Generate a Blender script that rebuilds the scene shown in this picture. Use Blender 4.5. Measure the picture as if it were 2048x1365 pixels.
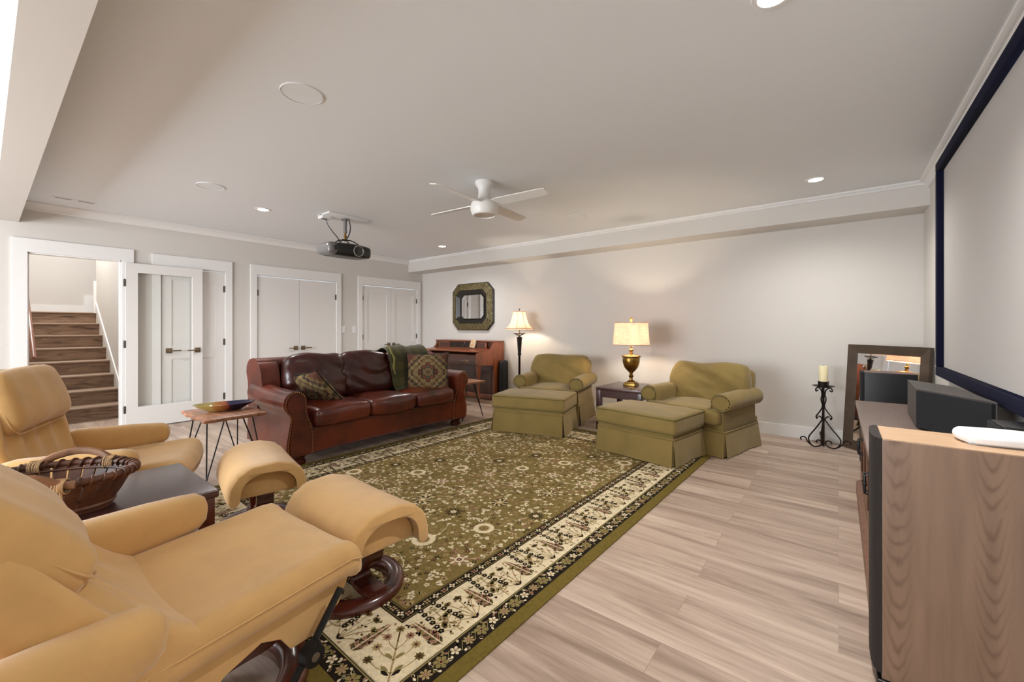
import bpy, math, random
from math import sin, cos, pi, radians as R
from mathutils import Vector, Matrix, noise
random.seed(7)
for o in list(bpy.data.objects): bpy.data.objects.remove(o)
SC = bpy.context.scene
C = SC.collection

# ------------------------------------------------------------ camera, world, lights, exposure
cam_d = bpy.data.cameras.new('camera'); cam = bpy.data.objects.new('camera', cam_d); C.objects.link(cam)
cam.location = (0, 0, 1.25); cam.rotation_euler = (R(90), 0, R(38.1))
cam_d.sensor_width = 36; cam_d.lens = 36*833/2048; cam_d.shift_y = -26.5/2048; cam_d.clip_start = 0.02
SC.camera = cam
SC.view_settings.view_transform = 'Standard'; SC.view_settings.look = 'None'
SC.view_settings.exposure = 0.78; SC.view_settings.gamma = 1.0; SC.view_settings.use_curve_mapping = False
w = bpy.data.worlds.new('world'); SC.world = w; w.use_nodes = True
w.node_tree.nodes['Background'].inputs[0].default_value = (.75, .86, 1, 1)
w.node_tree.nodes['Background'].inputs[1].default_value = 1.0
def light(name, kind, loc, energy, color=(1,1,1), rot=(0,0,0), parent=None, **kw):
    l = bpy.data.lights.new(name, kind); l.energy = energy; l.color = color
    for k, v in kw.items(): setattr(l, k, v)
    o = bpy.data.objects.new(name, l); C.objects.link(o); o.location = loc; o.rotation_euler = rot
    if parent: o.parent = parent
    return o
WIN = [(-5.7, -4.1), (-3.8, -2.0)]        # window spans in x along the south wall
for a, b in WIN:
    light('window_daylight', 'AREA', ((a+b)/2, -3.66, 1.4), 62*(b-a), (.93, .96, 1), (R(97), 0, 0), shape='RECTANGLE', size=b-a, size_y=1.7)
WARM = (1, .86, .66)
DOWN = (1, .965, .93)

# ------------------------------------------------------------ materials
def s2l(c):
    c = c/255
    return c/12.92 if c <= .04045 else ((c+.055)/1.055)**2.4
def col(c): return (s2l(c[0]), s2l(c[1]), s2l(c[2]), 1)
class NT:
    def __init__(s, name):
        s.m = bpy.data.materials.new(name); s.m.use_nodes = True; s.t = s.m.node_tree; s.N = s.t.nodes; s.L = s.t.links
        s.b = s.N['Principled BSDF']; s.out = s.N['Material Output']
    def n(s, t, **kw):
        x = s.N.new(t)
        for k, v in kw.items():
            if k.startswith('i_'):
                x.inputs[k[2:].replace('_', ' ')].default_value = v
            else: setattr(x, k, v)
        return x
    def l(s, a, b): s.L.new(a, b)
    def coord(s, scale=(1,1,1), kind='Object', rot=(0,0,0)):
        tc = s.n('ShaderNodeTexCoord'); mp = s.n('ShaderNodeMapping')
        mp.inputs['Scale'].default_value = scale; mp.inputs['Rotation'].default_value = rot
        s.l(tc.outputs[kind], mp.inputs[0]); return mp.outputs[0]
    def noise(s, vec, scale, detail=3, rough=.55, dist=0):
        x = s.n('ShaderNodeTexNoise'); x.inputs['Scale'].default_value = scale; x.inputs['Detail'].default_value = detail
        x.inputs['Roughness'].default_value = rough; x.inputs['Distortion'].default_value = dist
        s.l(vec, x.inputs['Vector']); return x.outputs['Fac']
    def ramp(s, fac, stops, interp='LINEAR'):
        x = s.n('ShaderNodeValToRGB'); cr = x.color_ramp; cr.interpolation = interp
        while len(cr.elements) < len(stops): cr.elements.new(.5)
        for e, (p, c) in zip(cr.elements, stops): e.position = p; e.color = col(c)
        s.l(fac, x.inputs[0]); return x.outputs[0]
    def math(s, op, a, b=None):
        x = s.n('ShaderNodeMath', operation=op)
        for i, v in enumerate((a, b)):
            if v is None: continue
            if hasattr(v, 'default_value'): s.l(v, x.inputs[i])
            else: x.inputs[i].default_value = v
        return x.outputs[0]
    def mix(s, fac, a, b, blend='MIX'):
        x = s.n('ShaderNodeMix', data_type='RGBA', blend_type=blend)
        for i, v in ((0, fac), (6, a), (7, b)):
            if hasattr(v, 'default_value'): s.l(v, x.inputs[i])
            else: x.inputs[i].default_value = v
        return x.outputs[2]
    def bump(s, h, strength=.2, dist=.01):
        x = s.n('ShaderNodeBump'); x.inputs['Strength'].default_value = strength; x.inputs['Distance'].default_value = dist
        s.l(h, x.inputs['Height']); s.l(x.outputs[0], s.b.inputs['Normal'])
def mat(name, rgb, rough=.5, metal=0, var=0, vscale=6, vstretch=(1,1,1), bump=0, bscale=200, coat=0, sheen=0, spec=.5, dark=None, em=None, emc=None):
    t = NT(name); b = t.b
    b.inputs['Base Color'].default_value = col(rgb); b.inputs['Roughness'].default_value = rough
    b.inputs['Metallic'].default_value = metal; b.inputs['Coat Weight'].default_value = coat
    b.inputs['Sheen Weight'].default_value = sheen; b.inputs['Specular IOR Level'].default_value = spec
    b.inputs['Coat Roughness'].default_value = .15
    if var or dark:
        d = dark or tuple(max(0, c*(1-var)) for c in rgb)
        hi = tuple(min(255, c*(1+var*.5)) for c in rgb)
        f = t.noise(t.coord(vstretch), vscale, 4, .6, .3)
        t.l(t.ramp(f, [(.3, d), (.55, rgb), (.75, hi)]), b.inputs['Base Color'])
    if bump:
        t.bump(t.noise(t.coord(), bscale, 2), bump, .002)
    if em:
        b.inputs['Emission Color'].default_value = col(emc or rgb); b.inputs['Emission Strength'].default_value = em
    return t.m
M = {}
M['wall'] = mat('wall_paint', (210, 206, 200), .85, bump=.05, bscale=300)
M['ceil'] = mat('ceiling_paint', (228, 231, 233), .9, bump=.08, bscale=120)
M['trim'] = mat('white_trim_paint', (232, 231, 229), .45)
M['door'] = mat('white_door_paint', (226, 224, 221), .45)
M['nickel'] = mat('brushed_bronze_nickel', (134, 118, 96), .4, .8)
M['hinge'] = mat('dark_hinge', (90, 84, 78), .4, .8)
M['black'] = mat('black_metal', (18, 17, 17), .45, .3)
M['iron'] = mat('wrought_iron', (38, 28, 24), .5, .6)
M['blackplastic'] = mat('black_plastic', (16, 16, 17), .35)
M['grille'] = mat('black_speaker_cloth', (24, 25, 29), .95, bump=.3, bscale=900)
M['whiteplastic'] = mat('white_plastic', (232, 232, 232), .4)
M['velvet'] = mat('ochre_velvet', (208, 164, 102), .85, var=.06, vscale=5, sheen=.35, bump=.12, bscale=350)
M['leather'] = None
M['green'] = mat('olive_green_upholstery', (136, 115, 63), .95, var=.08, vscale=3, sheen=.15, bump=.25, bscale=500)
M['greenpipe'] = mat('olive_green_piping', (104, 95, 50), .95)
M['mahog'] = mat('mahogany_wood', (84, 34, 22), .28, var=.3, vscale=5, vstretch=(1,8,8), coat=.4)
M['darkwood'] = mat('espresso_table_wood', (70, 38, 34), .3, var=.18, vscale=6, vstretch=(1,6,6), coat=.3)
M['cherry'] = mat('dark_cherry_wood', (74, 28, 18), .25, var=.25, vscale=8, vstretch=(6,1,6), coat=.5)
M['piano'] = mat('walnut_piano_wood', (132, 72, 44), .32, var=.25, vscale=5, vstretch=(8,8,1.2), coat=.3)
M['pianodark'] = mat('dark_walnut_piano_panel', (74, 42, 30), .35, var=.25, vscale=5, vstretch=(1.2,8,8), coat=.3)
M['brass'] = mat('antique_brass', (150, 118, 62), .3, 1, var=.15, vscale=12)
M['gold'] = mat('gold_finial', (214, 180, 120), .35, .6)
M['nail'] = mat('brass_nailheads', (168, 122, 76), .35, .8)
M['candle'] = mat('ivory_wax', (232, 222, 180), .5)
M['candle'].node_tree.nodes['Principled BSDF'].inputs['Subsurface Weight'].default_value = .2
M['screenfab'] = mat('projection_screen_fabric', (186, 183, 180), .7)
M['navy'] = mat('navy_black_velvet_frame', (20, 22, 44), .95, spec=.15)
M['fanwhite'] = mat('white_fan_paint', (226, 224, 220), .4)
M['silver'] = mat('silver_grey_plastic', (120, 118, 118), .35, .4)
M['steel'] = mat('galvanised_steel', (150, 145, 135), .3, 1)
M['lens'] = mat('dark_glass_lens', (20, 20, 24), .05, coat=1)
M['mirrorframe'] = mat('dark_brown_mirror_frame', (78, 64, 52), .45, var=.15, vscale=6)
M['mirror'] = mat('mirror_glass', (235, 235, 235), .015, 1)
M['cabtop'] = mat('brown_cabinet_top', (112, 92, 82), .4, var=.1, vscale=6, vstretch=(8,1,8))
M['cab'] = mat('cabinet_brown_wood', (120, 84, 64), .45, var=.2, vscale=8, vstretch=(6,6,1))
M['basket'] = mat('dark_woven_basket_wood', (98, 58, 36), .5, var=.45, vscale=14)
M['baskethandle'] = mat('basket_handle_wood', (138, 96, 66), .5, var=.25, vscale=14)
M['raffia'] = mat('pale_raffia', (196, 160, 116), .7, var=.2, vscale=60)
M['live'] = mat('live_edge_wood', (170, 118, 88), .4, var=.3, vscale=5, vstretch=(1,7,1), coat=.2)
M['wick'] = mat('candle_wick', (30, 26, 22), .9)
M['bulb'] = mat('lit_bulb', (255, 220, 170), .5, em=6)
M['led'] = mat('recessed_led', (255, 244, 230), .5, em=7)
M['keys'] = mat('ivory_keys', (225, 220, 205), .35)
M['red'] = mat('red_cover_print', (190, 70, 50), .6)
M['bookcover'] = mat('tan_book_cover', (206, 178, 140), .6, var=.1, vscale=20)
M['paper'] = mat('paper_pages', (225, 214, 190), .8, var=.1, vscale=40, vstretch=(1,1,30))
M['gilt'] = mat('gilt_lettering', (200, 170, 90), .35, .8)
def leather(name, base, dark):
    t = NT(name); b = t.b; v = t.coord()
    t.l(t.ramp(t.noise(v, 3.2, 4, .6), [(.3, dark), (.6, base)]), b.inputs['Base Color'])
    b.inputs['Roughness'].default_value = .33; b.inputs['Coat Weight'].default_value = .35; b.inputs['Coat Roughness'].default_value = .16; b.inputs['Specular IOR Level'].default_value = .4
    n1 = t.noise(v, 9, 5, .6, .6); vo = t.n('ShaderNodeTexVoronoi'); vo.inputs['Scale'].default_value = 260; t.l(v, vo.inputs[0])
    h = t.math('ADD', n1, t.math('MULTIPLY', vo.outputs['Distance'], .06)); t.bump(h, .35, .007)
    return t.m
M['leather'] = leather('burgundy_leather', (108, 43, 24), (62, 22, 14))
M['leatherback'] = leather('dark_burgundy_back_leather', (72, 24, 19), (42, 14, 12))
def floor_mat():
    t = NT('vinyl_plank_floor'); b = t.b; v = t.coord((1,1,1))
    br = t.n('ShaderNodeTexBrick'); br.inputs['Scale'].default_value = 1
    br.offset = .37; br.inputs['Mortar Size'].default_value = .0012; br.inputs['Brick Width'].default_value = 1.5; br.inputs['Row Height'].default_value = .185
    br.inputs['Color1'].default_value = (0,0,0,1); br.inputs['Color2'].default_value = (1,1,1,1); br.inputs['Mortar'].default_value = (.5,.5,.5,1)
    t.l(v, br.inputs['Vector'])
    tone = br.outputs['Color']
    add = t.n('ShaderNodeVectorMath', operation='MULTIPLY_ADD'); t.l(tone, add.inputs[0]); add.inputs[1].default_value = (13, 7, 3)
    mp = t.coord((.55, 5, 1)); t.l(mp, add.inputs[2])
    g1 = t.noise(add.outputs[0], 1.6, 6, .62, .8)
    mp2 = t.coord((.8, 16, 1)); add2 = t.n('ShaderNodeVectorMath', operation='MULTIPLY_ADD'); t.l(tone, add2.inputs[0]); add2.inputs[1].default_value = (5, 3, 3); t.l(mp2, add2.inputs[2])
    g2 = t.noise(add2.outputs[0], 3, 5, .65, .4)
    base = t.ramp(g1, [(.30, (150, 131, 117)), (.45, (182, 163, 148)), (.58, (200, 182, 167)), (.75, (216, 199, 185))])
    fine = t.ramp(g2, [(.3, (176, 160, 148)), (.55, (250, 245, 240))])
    c = t.mix(.38, base, fine, 'MULTIPLY')
    tonec = t.ramp(tone, [(0, (214, 206, 200)), (1, (255, 253, 250))])
    c = t.mix(.8, c, tonec, 'MULTIPLY')
    c = t.mix(t.math('MULTIPLY', br.outputs['Fac'], .3), c, col((80, 64, 52)))
    t.l(c, b.inputs['Base Color']); b.inputs['Roughness'].default_value = .42; b.inputs['Specular IOR Level'].default_value = .4
    t.bump(g2, .08, .002)
    return t.m
M['floor'] = floor_mat()
def stair_mat():
    t = NT('stair_riser_plank'); b = t.b
    mp = t.coord((1, 1.2, 9)); g = t.noise(mp, 2.2, 6, .62, 1.2)
    t.l(t.ramp(g, [(.3, (72, 50, 36)), (.45, (122, 95, 74)), (.6, (146, 119, 96)), (.75, (126, 100, 78))]), b.inputs['Base Color'])
    b.inputs['Roughness'].default_value = .5
    return t.m
M['riser'] = stair_mat()
M['nosing'] = mat('stair_nosing', (160, 136, 116), .4)
def oak_mat():
    t = NT('oak_veneer_cathedral'); b = t.b
    tc = t.n('ShaderNodeTexCoord'); sp = t.n('ShaderNodeSeparateXYZ'); t.l(tc.outputs['Object'], sp.inputs[0])
    x = t.math('PINGPONG', t.math('ADD', sp.outputs[0], -.068), .108)         # mirrored leaves of veneer
    par = t.math('ADD', t.math('MULTIPLY', t.math('POWER', x, 2), 70), t.math('MULTIPLY', sp.outputs[2], -1.0))
    nz = t.noise(t.coord((3, 3, .9)), 3, 3)
    ph = t.math('ADD', t.math('MULTIPLY', par, 95), t.math('MULTIPLY', nz, 22))
    ring = t.math('MULTIPLY', t.math('ADD', t.math('SINE', ph), 1), .5)
    ring = t.math('POWER', ring, 3.5)
    mask = t.math('MAXIMUM', t.math('SUBTRACT', 1, t.math('MULTIPLY', x, 22)), 0)
    fac = t.math('MULTIPLY', t.math('MULTIPLY', ring, mask), t.math('MULTIPLY', t.math('GREATER_THAN', t.noise(t.coord((1.5,1,1.1)), 2.2, 2), .36), .6))
    base = t.ramp(t.noise(t.coord((9, 9, .7)), 3, 4), [(.3, (120, 96, 78)), (.7, (138, 112, 92))])
    t.l(t.mix(fac, base, col((92, 66, 50))), b.inputs['Base Color']); b.inputs['Roughness'].default_value = .42
    return t.m
M['oak'] = oak_mat()
M['oaktop'] = mat('oak_veneer_top', (190, 156, 122), .4, var=.08, vscale=6, vstretch=(1,9,9))
def glass_mat():
    t = NT('clear_glass'); gl = t.n('ShaderNodeBsdfGlossy'); gl.inputs['Roughness'].default_value = .01
    tr = t.n('ShaderNodeBsdfTransparent'); tr.inputs[0].default_value = (.98, .985, .98, 1)
    fr = t.n('ShaderNodeLayerWeight'); fr.inputs[0].default_value = .12; mx = t.n('ShaderNodeMixShader')
    t.l(t.math('MULTIPLY', fr.outputs['Facing'], .35), mx.inputs[0]); t.l(tr.outputs[0], mx.inputs[1]); t.l(gl.outputs[0], mx.inputs[2]); t.l(mx.outputs[0], t.out.inputs[0]); return t.m
M['glass'] = glass_mat()
def shade_mat(name, c, tr=.5, weave=0):
    t = NT(name); d = t.n('ShaderNodeBsdfDiffuse'); x = t.n('ShaderNodeBsdfTranslucent'); mx = t.n('ShaderNodeMixShader'); mx.inputs[0].default_value = tr
    d.inputs[0].default_value = col(c); x.inputs[0].default_value = col(c)
    if weave:
        f = t.noise(t.coord((1,1,12)), 14, 4); cc = t.ramp(f, [(.3, tuple(v*.82 for v in c)), (.65, c)])
        t.l(cc, d.inputs[0]); t.l(cc, x.inputs[0])
    t.l(d.outputs[0], mx.inputs[1]); t.l(x.outputs[0], mx.inputs[2]); t.l(mx.outputs[0], t.out.inputs[0]); return t.m
M['shade_linen'] = shade_mat('linen_drum_shade', (248, 222, 206), .42, 1)
M['shade_silk'] = shade_mat('ivory_bell_shade', (252, 238, 222), .4)
M['shade_trim'] = mat('rose_brown_shade_trim', (168, 116, 92), .7)
def kilim(name, rot):
    t = NT(name); b = t.b
    v = t.coord((1,1,1), rot=(0,0,rot)); sp = t.n('ShaderNodeSeparateXYZ'); t.l(v, sp.inputs[0])
    ax = t.math('ABSOLUTE', sp.outputs[0]); ay = t.math('ABSOLUTE', sp.outputs[1])
    d = t.math('ADD', ax, ay)                                             # diamonds
    nz = t.n('ShaderNodeTexVoronoi'); nz.inputs['Scale'].default_value = 42; t.l(v, nz.inputs[0])
    steps = t.math('MULTIPLY', t.math('SNAP', t.math('ADD', ax, ay), .012), 1.0)
    rr = t.math('ADD', steps, t.math('ADD', t.math('MULTIPLY', t.math('SINE', t.math('MULTIPLY', ax, 210)), .010), t.math('MULTIPLY', t.math('SINE', t.math('MULTIPLY', ay, 150)), .012)))
    ramp = t.ramp(t.math('MULTIPLY', rr, 2.6), [(0, (60, 34, 28)), (.07, (120, 104, 70)), (.15, (84, 84, 62)), (.19, (46, 30, 26)), (.25, (120, 66, 48)), (.30, (40, 30, 26)),
        (.35, (126, 108, 74)), (.47, (104, 86, 58)), (.52, (66, 40, 32)), (.57, (134, 116, 80)), (.68, (80, 72, 54)), (.74, (52, 34, 28)), (.80, (116, 96, 66)), (.92, (92, 58, 44))], 'CONSTANT')
    sm = t.ramp(nz.outputs['Distance'], [(0, (70, 40, 32)), (.22, (200, 180, 140)), (.5, (255, 245, 220))])
    c = t.mix(.55, ramp, sm, 'MULTIPLY'); t.l(c, b.inputs['Base Color']); b.inputs['Roughness'].default_value = .95
    t.bump(nz.outputs['Distance'], .3, .002); return t.m
M['kilim'] = kilim('kilim_tapestry', 0)
def throw_mat():
    t = NT('green_plaid_wool'); b = t.b; v = t.coord(); sp = t.n('ShaderNodeSeparateXYZ'); t.l(v, sp.inputs[0])
    a = t.math('GREATER_THAN', t.math('SINE', t.math('MULTIPLY', sp.outputs[1], 42)), .1)
    c = t.math('GREATER_THAN', t.math('SINE', t.math('MULTIPLY', sp.outputs[2], 34)), .1)
    f = t.math('MULTIPLY', t.math('ADD', a, c), .5)
    f = t.math('ADD', f, t.math('MULTIPLY', t.math('SUBTRACT', t.noise(v, 6, 3), .5), .35))
    t.l(t.ramp(f, [(0, (56, 56, 26)), (.5, (68, 66, 31)), (1, (84, 78, 38))]), b.inputs['Base Color'])
    b.inputs['Roughness'].default_value = 1; b.inputs['Sheen Weight'].default_value = .2
    t.bump(t.noise(v, 400, 2), .4, .003); return t.m
M['throw'] = throw_mat()
M['fringe'] = mat('pale_green_fringe', (118, 108, 58), 1, bump=.4, bscale=300)
def mframe_mat():
    t = NT('embossed_bronze_panel'); b = t.b; v = t.coord()
    w_ = t.n('ShaderNodeTexWave'); w_.inputs['Scale'].default_value = 9; w_.inputs['Distortion'].default_value = 12; w_.inputs['Detail'].default_value = 1; w_.inputs['Detail Scale'].default_value = 3; t.l(v, w_.inputs[0])
    t.l(t.ramp(w_.outputs['Fac'], [(.0, (48, 40, 20)), (.3, (96, 84, 48)), (.8, (126, 114, 76))]), b.inputs['Base Color'])
    b.inputs['Roughness'].default_value = .45; b.inputs['Metallic'].default_value = .35; t.bump(w_.outputs['Fac'], .6, .006); return t.m
M['emboss'] = mframe_mat()
M['ebony'] = mat('ebony_lacquer', (30, 26, 20), .3)
def bowl_mat():
    t = NT('glazed_bowl'); b = t.b; v = t.coord(); sp = t.n('ShaderNodeSeparateXYZ'); t.l(v, sp.inputs[0])
    f = t.math('ADD', t.math('MULTIPLY', sp.outputs[0], 2.1), t.math('MULTIPLY', t.noise(v, 9, 2), .3))
    t.l(t.ramp(t.math('ADD', f, .38), [(0, (150, 142, 70)), (.3, (170, 150, 80)), (.42, (172, 112, 52)), (.58, (150, 84, 50)), (.62, (120, 40, 40)), (.66, (24, 20, 60)), (1, (16, 16, 52))]), b.inputs['Base Color'])
    b.inputs['Roughness'].default_value = .12; b.inputs['Coat Weight'].default_value = .6
    vo = t.n('ShaderNodeTexVoronoi'); vo.inputs['Scale'].default_value = 45; t.l(v, vo.inputs[0]); t.bump(vo.outputs['Distance'], .4, .003); return t.m
M['bowl'] = bowl_mat()

# ------------------------------------------------------------ mesh collector
def orth(d):
    d = Vector(d).normalized(); a = Vector((0,0,1)) if abs(d.z) < .9 else Vector((1,0,0))
    u = d.cross(a).normalized(); return u, d.cross(u).normalized()
class P:
    def __init__(s): s.v = []; s.f = []; s.m = []
    def add(s, vs, fs, mi=0, T=None):
        k = len(s.v)
        s.v += [tuple(T @ Vector(p)) if T is not None else tuple(p) for p in vs]
        s.f += [tuple(i+k for i in f) for f in fs]; s.m += [mi]*len(fs); return s
    def box(s, x0, x1, y0, y1, z0, z1, r=0, mi=0, T=None):
        if x0 > x1: x0, x1 = x1, x0
        if y0 > y1: y0, y1 = y1, y0
        if z0 > z1: z0, z1 = z1, z0
        if r:
            c = ((x0+x1)/2, (y0+y1)/2, (z0+z1)/2)
            r = min(r, (x1-x0)*.45, (y1-y0)*.45, (z1-z0)*.45)
            T2 = Matrix.Translation(c)
            return s.soft(x1-x0, y1-y0, z1-z0, r, 0, n=1, T=(T @ T2) if T is not None else T2, mi=mi)
        vs = [(x,y,z) for z in (z0,z1) for y in (y0,y1) for x in (x0,x1)]
        return s.add(vs, [(0,2,3,1),(4,5,7,6),(0,1,5,4),(2,6,7,3),(0,4,6,2),(1,3,7,5)], mi, T)
    def soft(s, sx, sy, sz, r, crown=0, n=6, T=None, mi=0, fn=None, side=0, seg=3):
        """rounded (and crowned) block centred on the origin"""
        h = (sx/2, sy/2, sz/2)
        def ticks(L):
            e = L - r
            a = [-L*1.0 + (r*(1-cos(pi/2*i/seg))) for i in range(seg)]
            a = [-e - r*cos(pi/2*i/seg) for i in range(seg)]
            mid = [-e + 2*e*i/n for i in range(n+1)] if e > 1e-6 else [0]
            return a + mid + [-q for q in reversed(a)]
        tk = [ticks(L) for L in h]; idx = {}; vs = []; fs = []
        def vert(p):
            key = tuple(round(c, 5) for c in p)
            if key in idx: return idx[key]
            q = [max(-(h[i]-r), min(h[i]-r, p[i])) for i in range(3)]
            d = Vector([p[i]-q[i] for i in range(3)])
            if d.length > 1e-9: d = d.normalized()*r
            o = Vector(q)+d
            fx, fy, fz = (1-(q[0]/h[0])**2), (1-(q[1]/h[1])**2), (1-(q[2]/h[2])**2)
            o2 = o.copy()
            if crown: o2.z += (o.z/h[2])*crown*max(fx,0)*max(fy,0)
            if side:
                o2.x += (o.x/h[0])*side*max(fz,0)*max(fy,0); o2.y += (o.y/h[1])*side*max(fz,0)*max(fx,0)
            if fn: o2 = Vector(fn(o2, o))
            idx[key] = len(vs); vs.append(o2); return idx[key]
        for ax in range(3):
            a, b = (ax+1) % 3, (ax+2) % 3
            for sgn in (-1, 1):
                A, B = tk[a], tk[b]
                for i in range(len(A)-1):
                    for j in range(len(B)-1):
                        q = []
                        for (ii, jj) in ((i,j),(i+1,j),(i+1,j+1),(i,j+1)):
                            p = [0,0,0]; p[ax] = sgn*h[ax]; p[a] = A[ii]; p[b] = B[jj]; q.append(vert(p))
                        if sgn < 0: q.reverse()
                        if len(set(q)) > 2:
                            q = [x for k, x in enumerate(q) if x != q[k-1]]
                            fs.append(tuple(q))
        return s.add(vs, fs, mi, T)
    def cyl(s, p0, p1, r0, r1=None, n=16, mi=0, T=None, cap=True):
        r1 = r0 if r1 is None else r1; p0 = Vector(p0); p1 = Vector(p1); u, v = orth(p1-p0); vs = []
        for p, r in ((p0, r0), (p1, r1)):
            for i in range(n): a = 2*pi*i/n; vs.append(p+u*cos(a)*r+v*sin(a)*r)
        fs = [(i, i+n, (i+1) % n+n, (i+1) % n) for i in range(n)]
        if cap: fs += [tuple(range(n)), tuple(reversed(range(n, 2*n)))]
        return s.add(vs, fs, mi, T)
    def tube(s, pts, r, n=10, mi=0, T=None, closed=False, flat=None):
        pts = [Vector(p) for p in pts]; N = len(pts); vs = []; fs = []
        rr = r if isinstance(r, (list, tuple)) else [r]*N
        pu = None
        for i, p in enumerate(pts):
            a = pts[(i-1) % N] if (closed or i > 0) else p; b = pts[(i+1) % N] if (closed or i < N-1) else p
            d = (b-a).normalized()
            if pu is None: u, v = orth(d)
            else:
                u = (pu - d*pu.dot(d)); u = u.normalized() if u.length > 1e-6 else orth(d)[0]; v = d.cross(u).normalized()
            pu = u
            for k in range(n):
                t = 2*pi*k/n; vs.append(p + u*cos(t)*rr[i] + v*sin(t)*rr[i]*(flat or 1))
        M_ = N if closed else N-1
        for i in range(M_):
            j = (i+1) % N
            for k in range(n): fs.append((i*n+k, i*n+(k+1) % n, j*n+(k+1) % n, j*n+k))
        if not closed: fs += [tuple(reversed(range(n))), tuple(range((N-1)*n, N*n))]
        return s.add(vs, fs, mi, T)
    def lathe(s, prof, c=(0,0,0), n=32, mi=0, T=None, sx=1, sy=1, cap=True):
        vs = []; fs = []
        for r, z in prof:
            for i in range(n): a = 2*pi*i/n; vs.append((c[0]+r*cos(a)*sx, c[1]+r*sin(a)*sy, c[2]+z))
        m = len(prof)
        for j in range(m-1):
            for i in range(n): fs.append((j*n+i, j*n+(i+1) % n, (j+1)*n+(i+1) % n, (j+1)*n+i))
        if cap:
            fs.append(tuple(reversed(range(n)))); fs.append(tuple(range((m-1)*n, m*n)))
        return s.add(vs, fs, mi, T)
    def prism(s, poly, a0, a1, axis='x', mi=0, T=None):
        """poly in the plane across the axis: x -> (y,z), y -> (x,z), z -> (x,y)"""
        def mk(a, p): return {'x': (a, p[0], p[1]), 'y': (p[0], a, p[1]), 'z': (p[0], p[1], a)}[axis]
        n = len(poly); vs = [mk(a0, p) for p in poly]+[mk(a1, p) for p in poly]
        area = sum(poly[i][0]*poly[(i+1) % n][1]-poly[(i+1) % n][0]*poly[i][1] for i in range(n))
        flip = (area > 0) ^ (axis == 'y') ^ (a1 < a0)
        fs = [(i, (i+1) % n, (i+1) % n+n, i+n) for i in range(n)]+[tuple(reversed(range(n))), tuple(range(n, 2*n))]
        if not flip: fs = [tuple(reversed(f)) for f in fs]
        return s.add(vs, fs, mi, T)
    def loft(s, secs, n=28, mi=0, T=None, fn=None):
        vs = []; fs = []
        for (c, u, v, a, b, p) in secs:
            c = Vector(c); u = Vector(u); v = Vector(v)
            for i in range(n):
                t = 2*pi*i/n; cx_, sy_ = cos(t), sin(t); e = 2/p
                q = c + u*(math.copysign(abs(cx_)**e, cx_)*a) + v*(math.copysign(abs(sy_)**e, sy_)*b)
                if fn: q = Vector(fn(q))
                vs.append(q)
        m = len(secs)
        for j in range(m-1):
            for i in range(n): fs.append((j*n+i, j*n+(i+1) % n, (j+1)*n+(i+1) % n, (j+1)*n+i))
        fs.append(tuple(reversed(range(n)))); fs.append(tuple(range((m-1)*n, m*n)))
        return s.add(vs, fs, mi, T)
    def ball(s, c, r, n=12, mi=0, T=None, sz=1):
        return s.lathe([(max(r*sin(pi*i/8), 1e-4), -r*cos(pi*i/8)*sz) for i in range(9)], c, n, mi, T)
def obj(name, p, mats, parent=None, loc=(0,0,0), rot=(0,0,0), smooth=38, sub=0, nrm=True):
    me = bpy.data.meshes.new(name); me.from_pydata(p.v, [], p.f)
    if not isinstance(mats, (list, tuple)): mats = [mats]
    for m in mats: me.materials.append(M[m] if isinstance(m, str) else m)
    me.polygons.foreach_set('material_index', p.m); me.update()
    if nrm:
        import bmesh
        b = bmesh.new(); b.from_mesh(me); bmesh.ops.remove_doubles(b, verts=b.verts, dist=1e-5); bmesh.ops.recalc_face_normals(b, faces=b.faces); b.to_mesh(me); b.free()
    if smooth:
        me.polygons.foreach_set('use_smooth', [True]*len(me.polygons)); me.set_sharp_from_angle(angle=R(smooth))
    o = bpy.data.objects.new(name, me); C.objects.link(o); o.location = loc; o.rotation_euler = rot
    if parent is not None: o.parent = parent
    if sub:
        md = o.modifiers.new('subdivision', 'SUBSURF'); md.levels = sub; md.render_levels = sub
    return o
def tag(o, label, cat, group=None):
    o['label'] = label; o['category'] = cat
    if group: o['group'] = group
    return o
def thing(name, label, cat, loc=(0,0,0), rz=0, group=None):
    o = bpy.data.objects.new(name, None); C.objects.link(o); o.location = loc; o.rotation_euler = (0,0,rz); o.empty_display_size = .1
    return tag(o, label, cat, group)
def struct(name, p, m, parent=None, **kw):
    o = obj(name, p, m, parent, **kw)
    if parent is None: o['kind'] = 'structure'
    return o
def dup(root, loc, rz, label, group=None):
    r = root.copy(); C.objects.link(r); r.location = loc; r.rotation_euler = (0,0,rz); r['label'] = label
    if group: r['group'] = group
    for ch in list(root.children):
        c = ch.copy(); C.objects.link(c); c.parent = r
        for g in list(ch.children):
            d = g.copy(); C.objects.link(d); d.parent = c
    return r
def Tr(x=0, y=0, z=0, rx=0, ry=0, rz=0):
    return Matrix.Translation((x,y,z)) @ Matrix.Rotation(rz, 4, 'Z') @ Matrix.Rotation(ry, 4, 'Y') @ Matrix.Rotation(rx, 4, 'X')
def arc(cx_, cz_, r, a0, a1, n): return [(cx_+r*cos(a0+(a1-a0)*i/n), cz_+r*sin(a0+(a1-a0)*i/n)) for i in range(n+1)]
def smoothpath(pts, k=6):
    pts = [Vector(p) for p in pts]; out = []
    for i in range(len(pts)-1):
        p0 = pts[max(i-1,0)]; p1 = pts[i]; p2 = pts[i+1]; p3 = pts[min(i+2,len(pts)-1)]
        for j in range(k):
            t = j/k
            out.append(.5*((2*p1)+(p2-p0)*t+(2*p0-5*p1+4*p2-p3)*t*t+(3*p1-p0-3*p2+p3)*t**3))
    out.append(pts[-1]); return out
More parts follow.
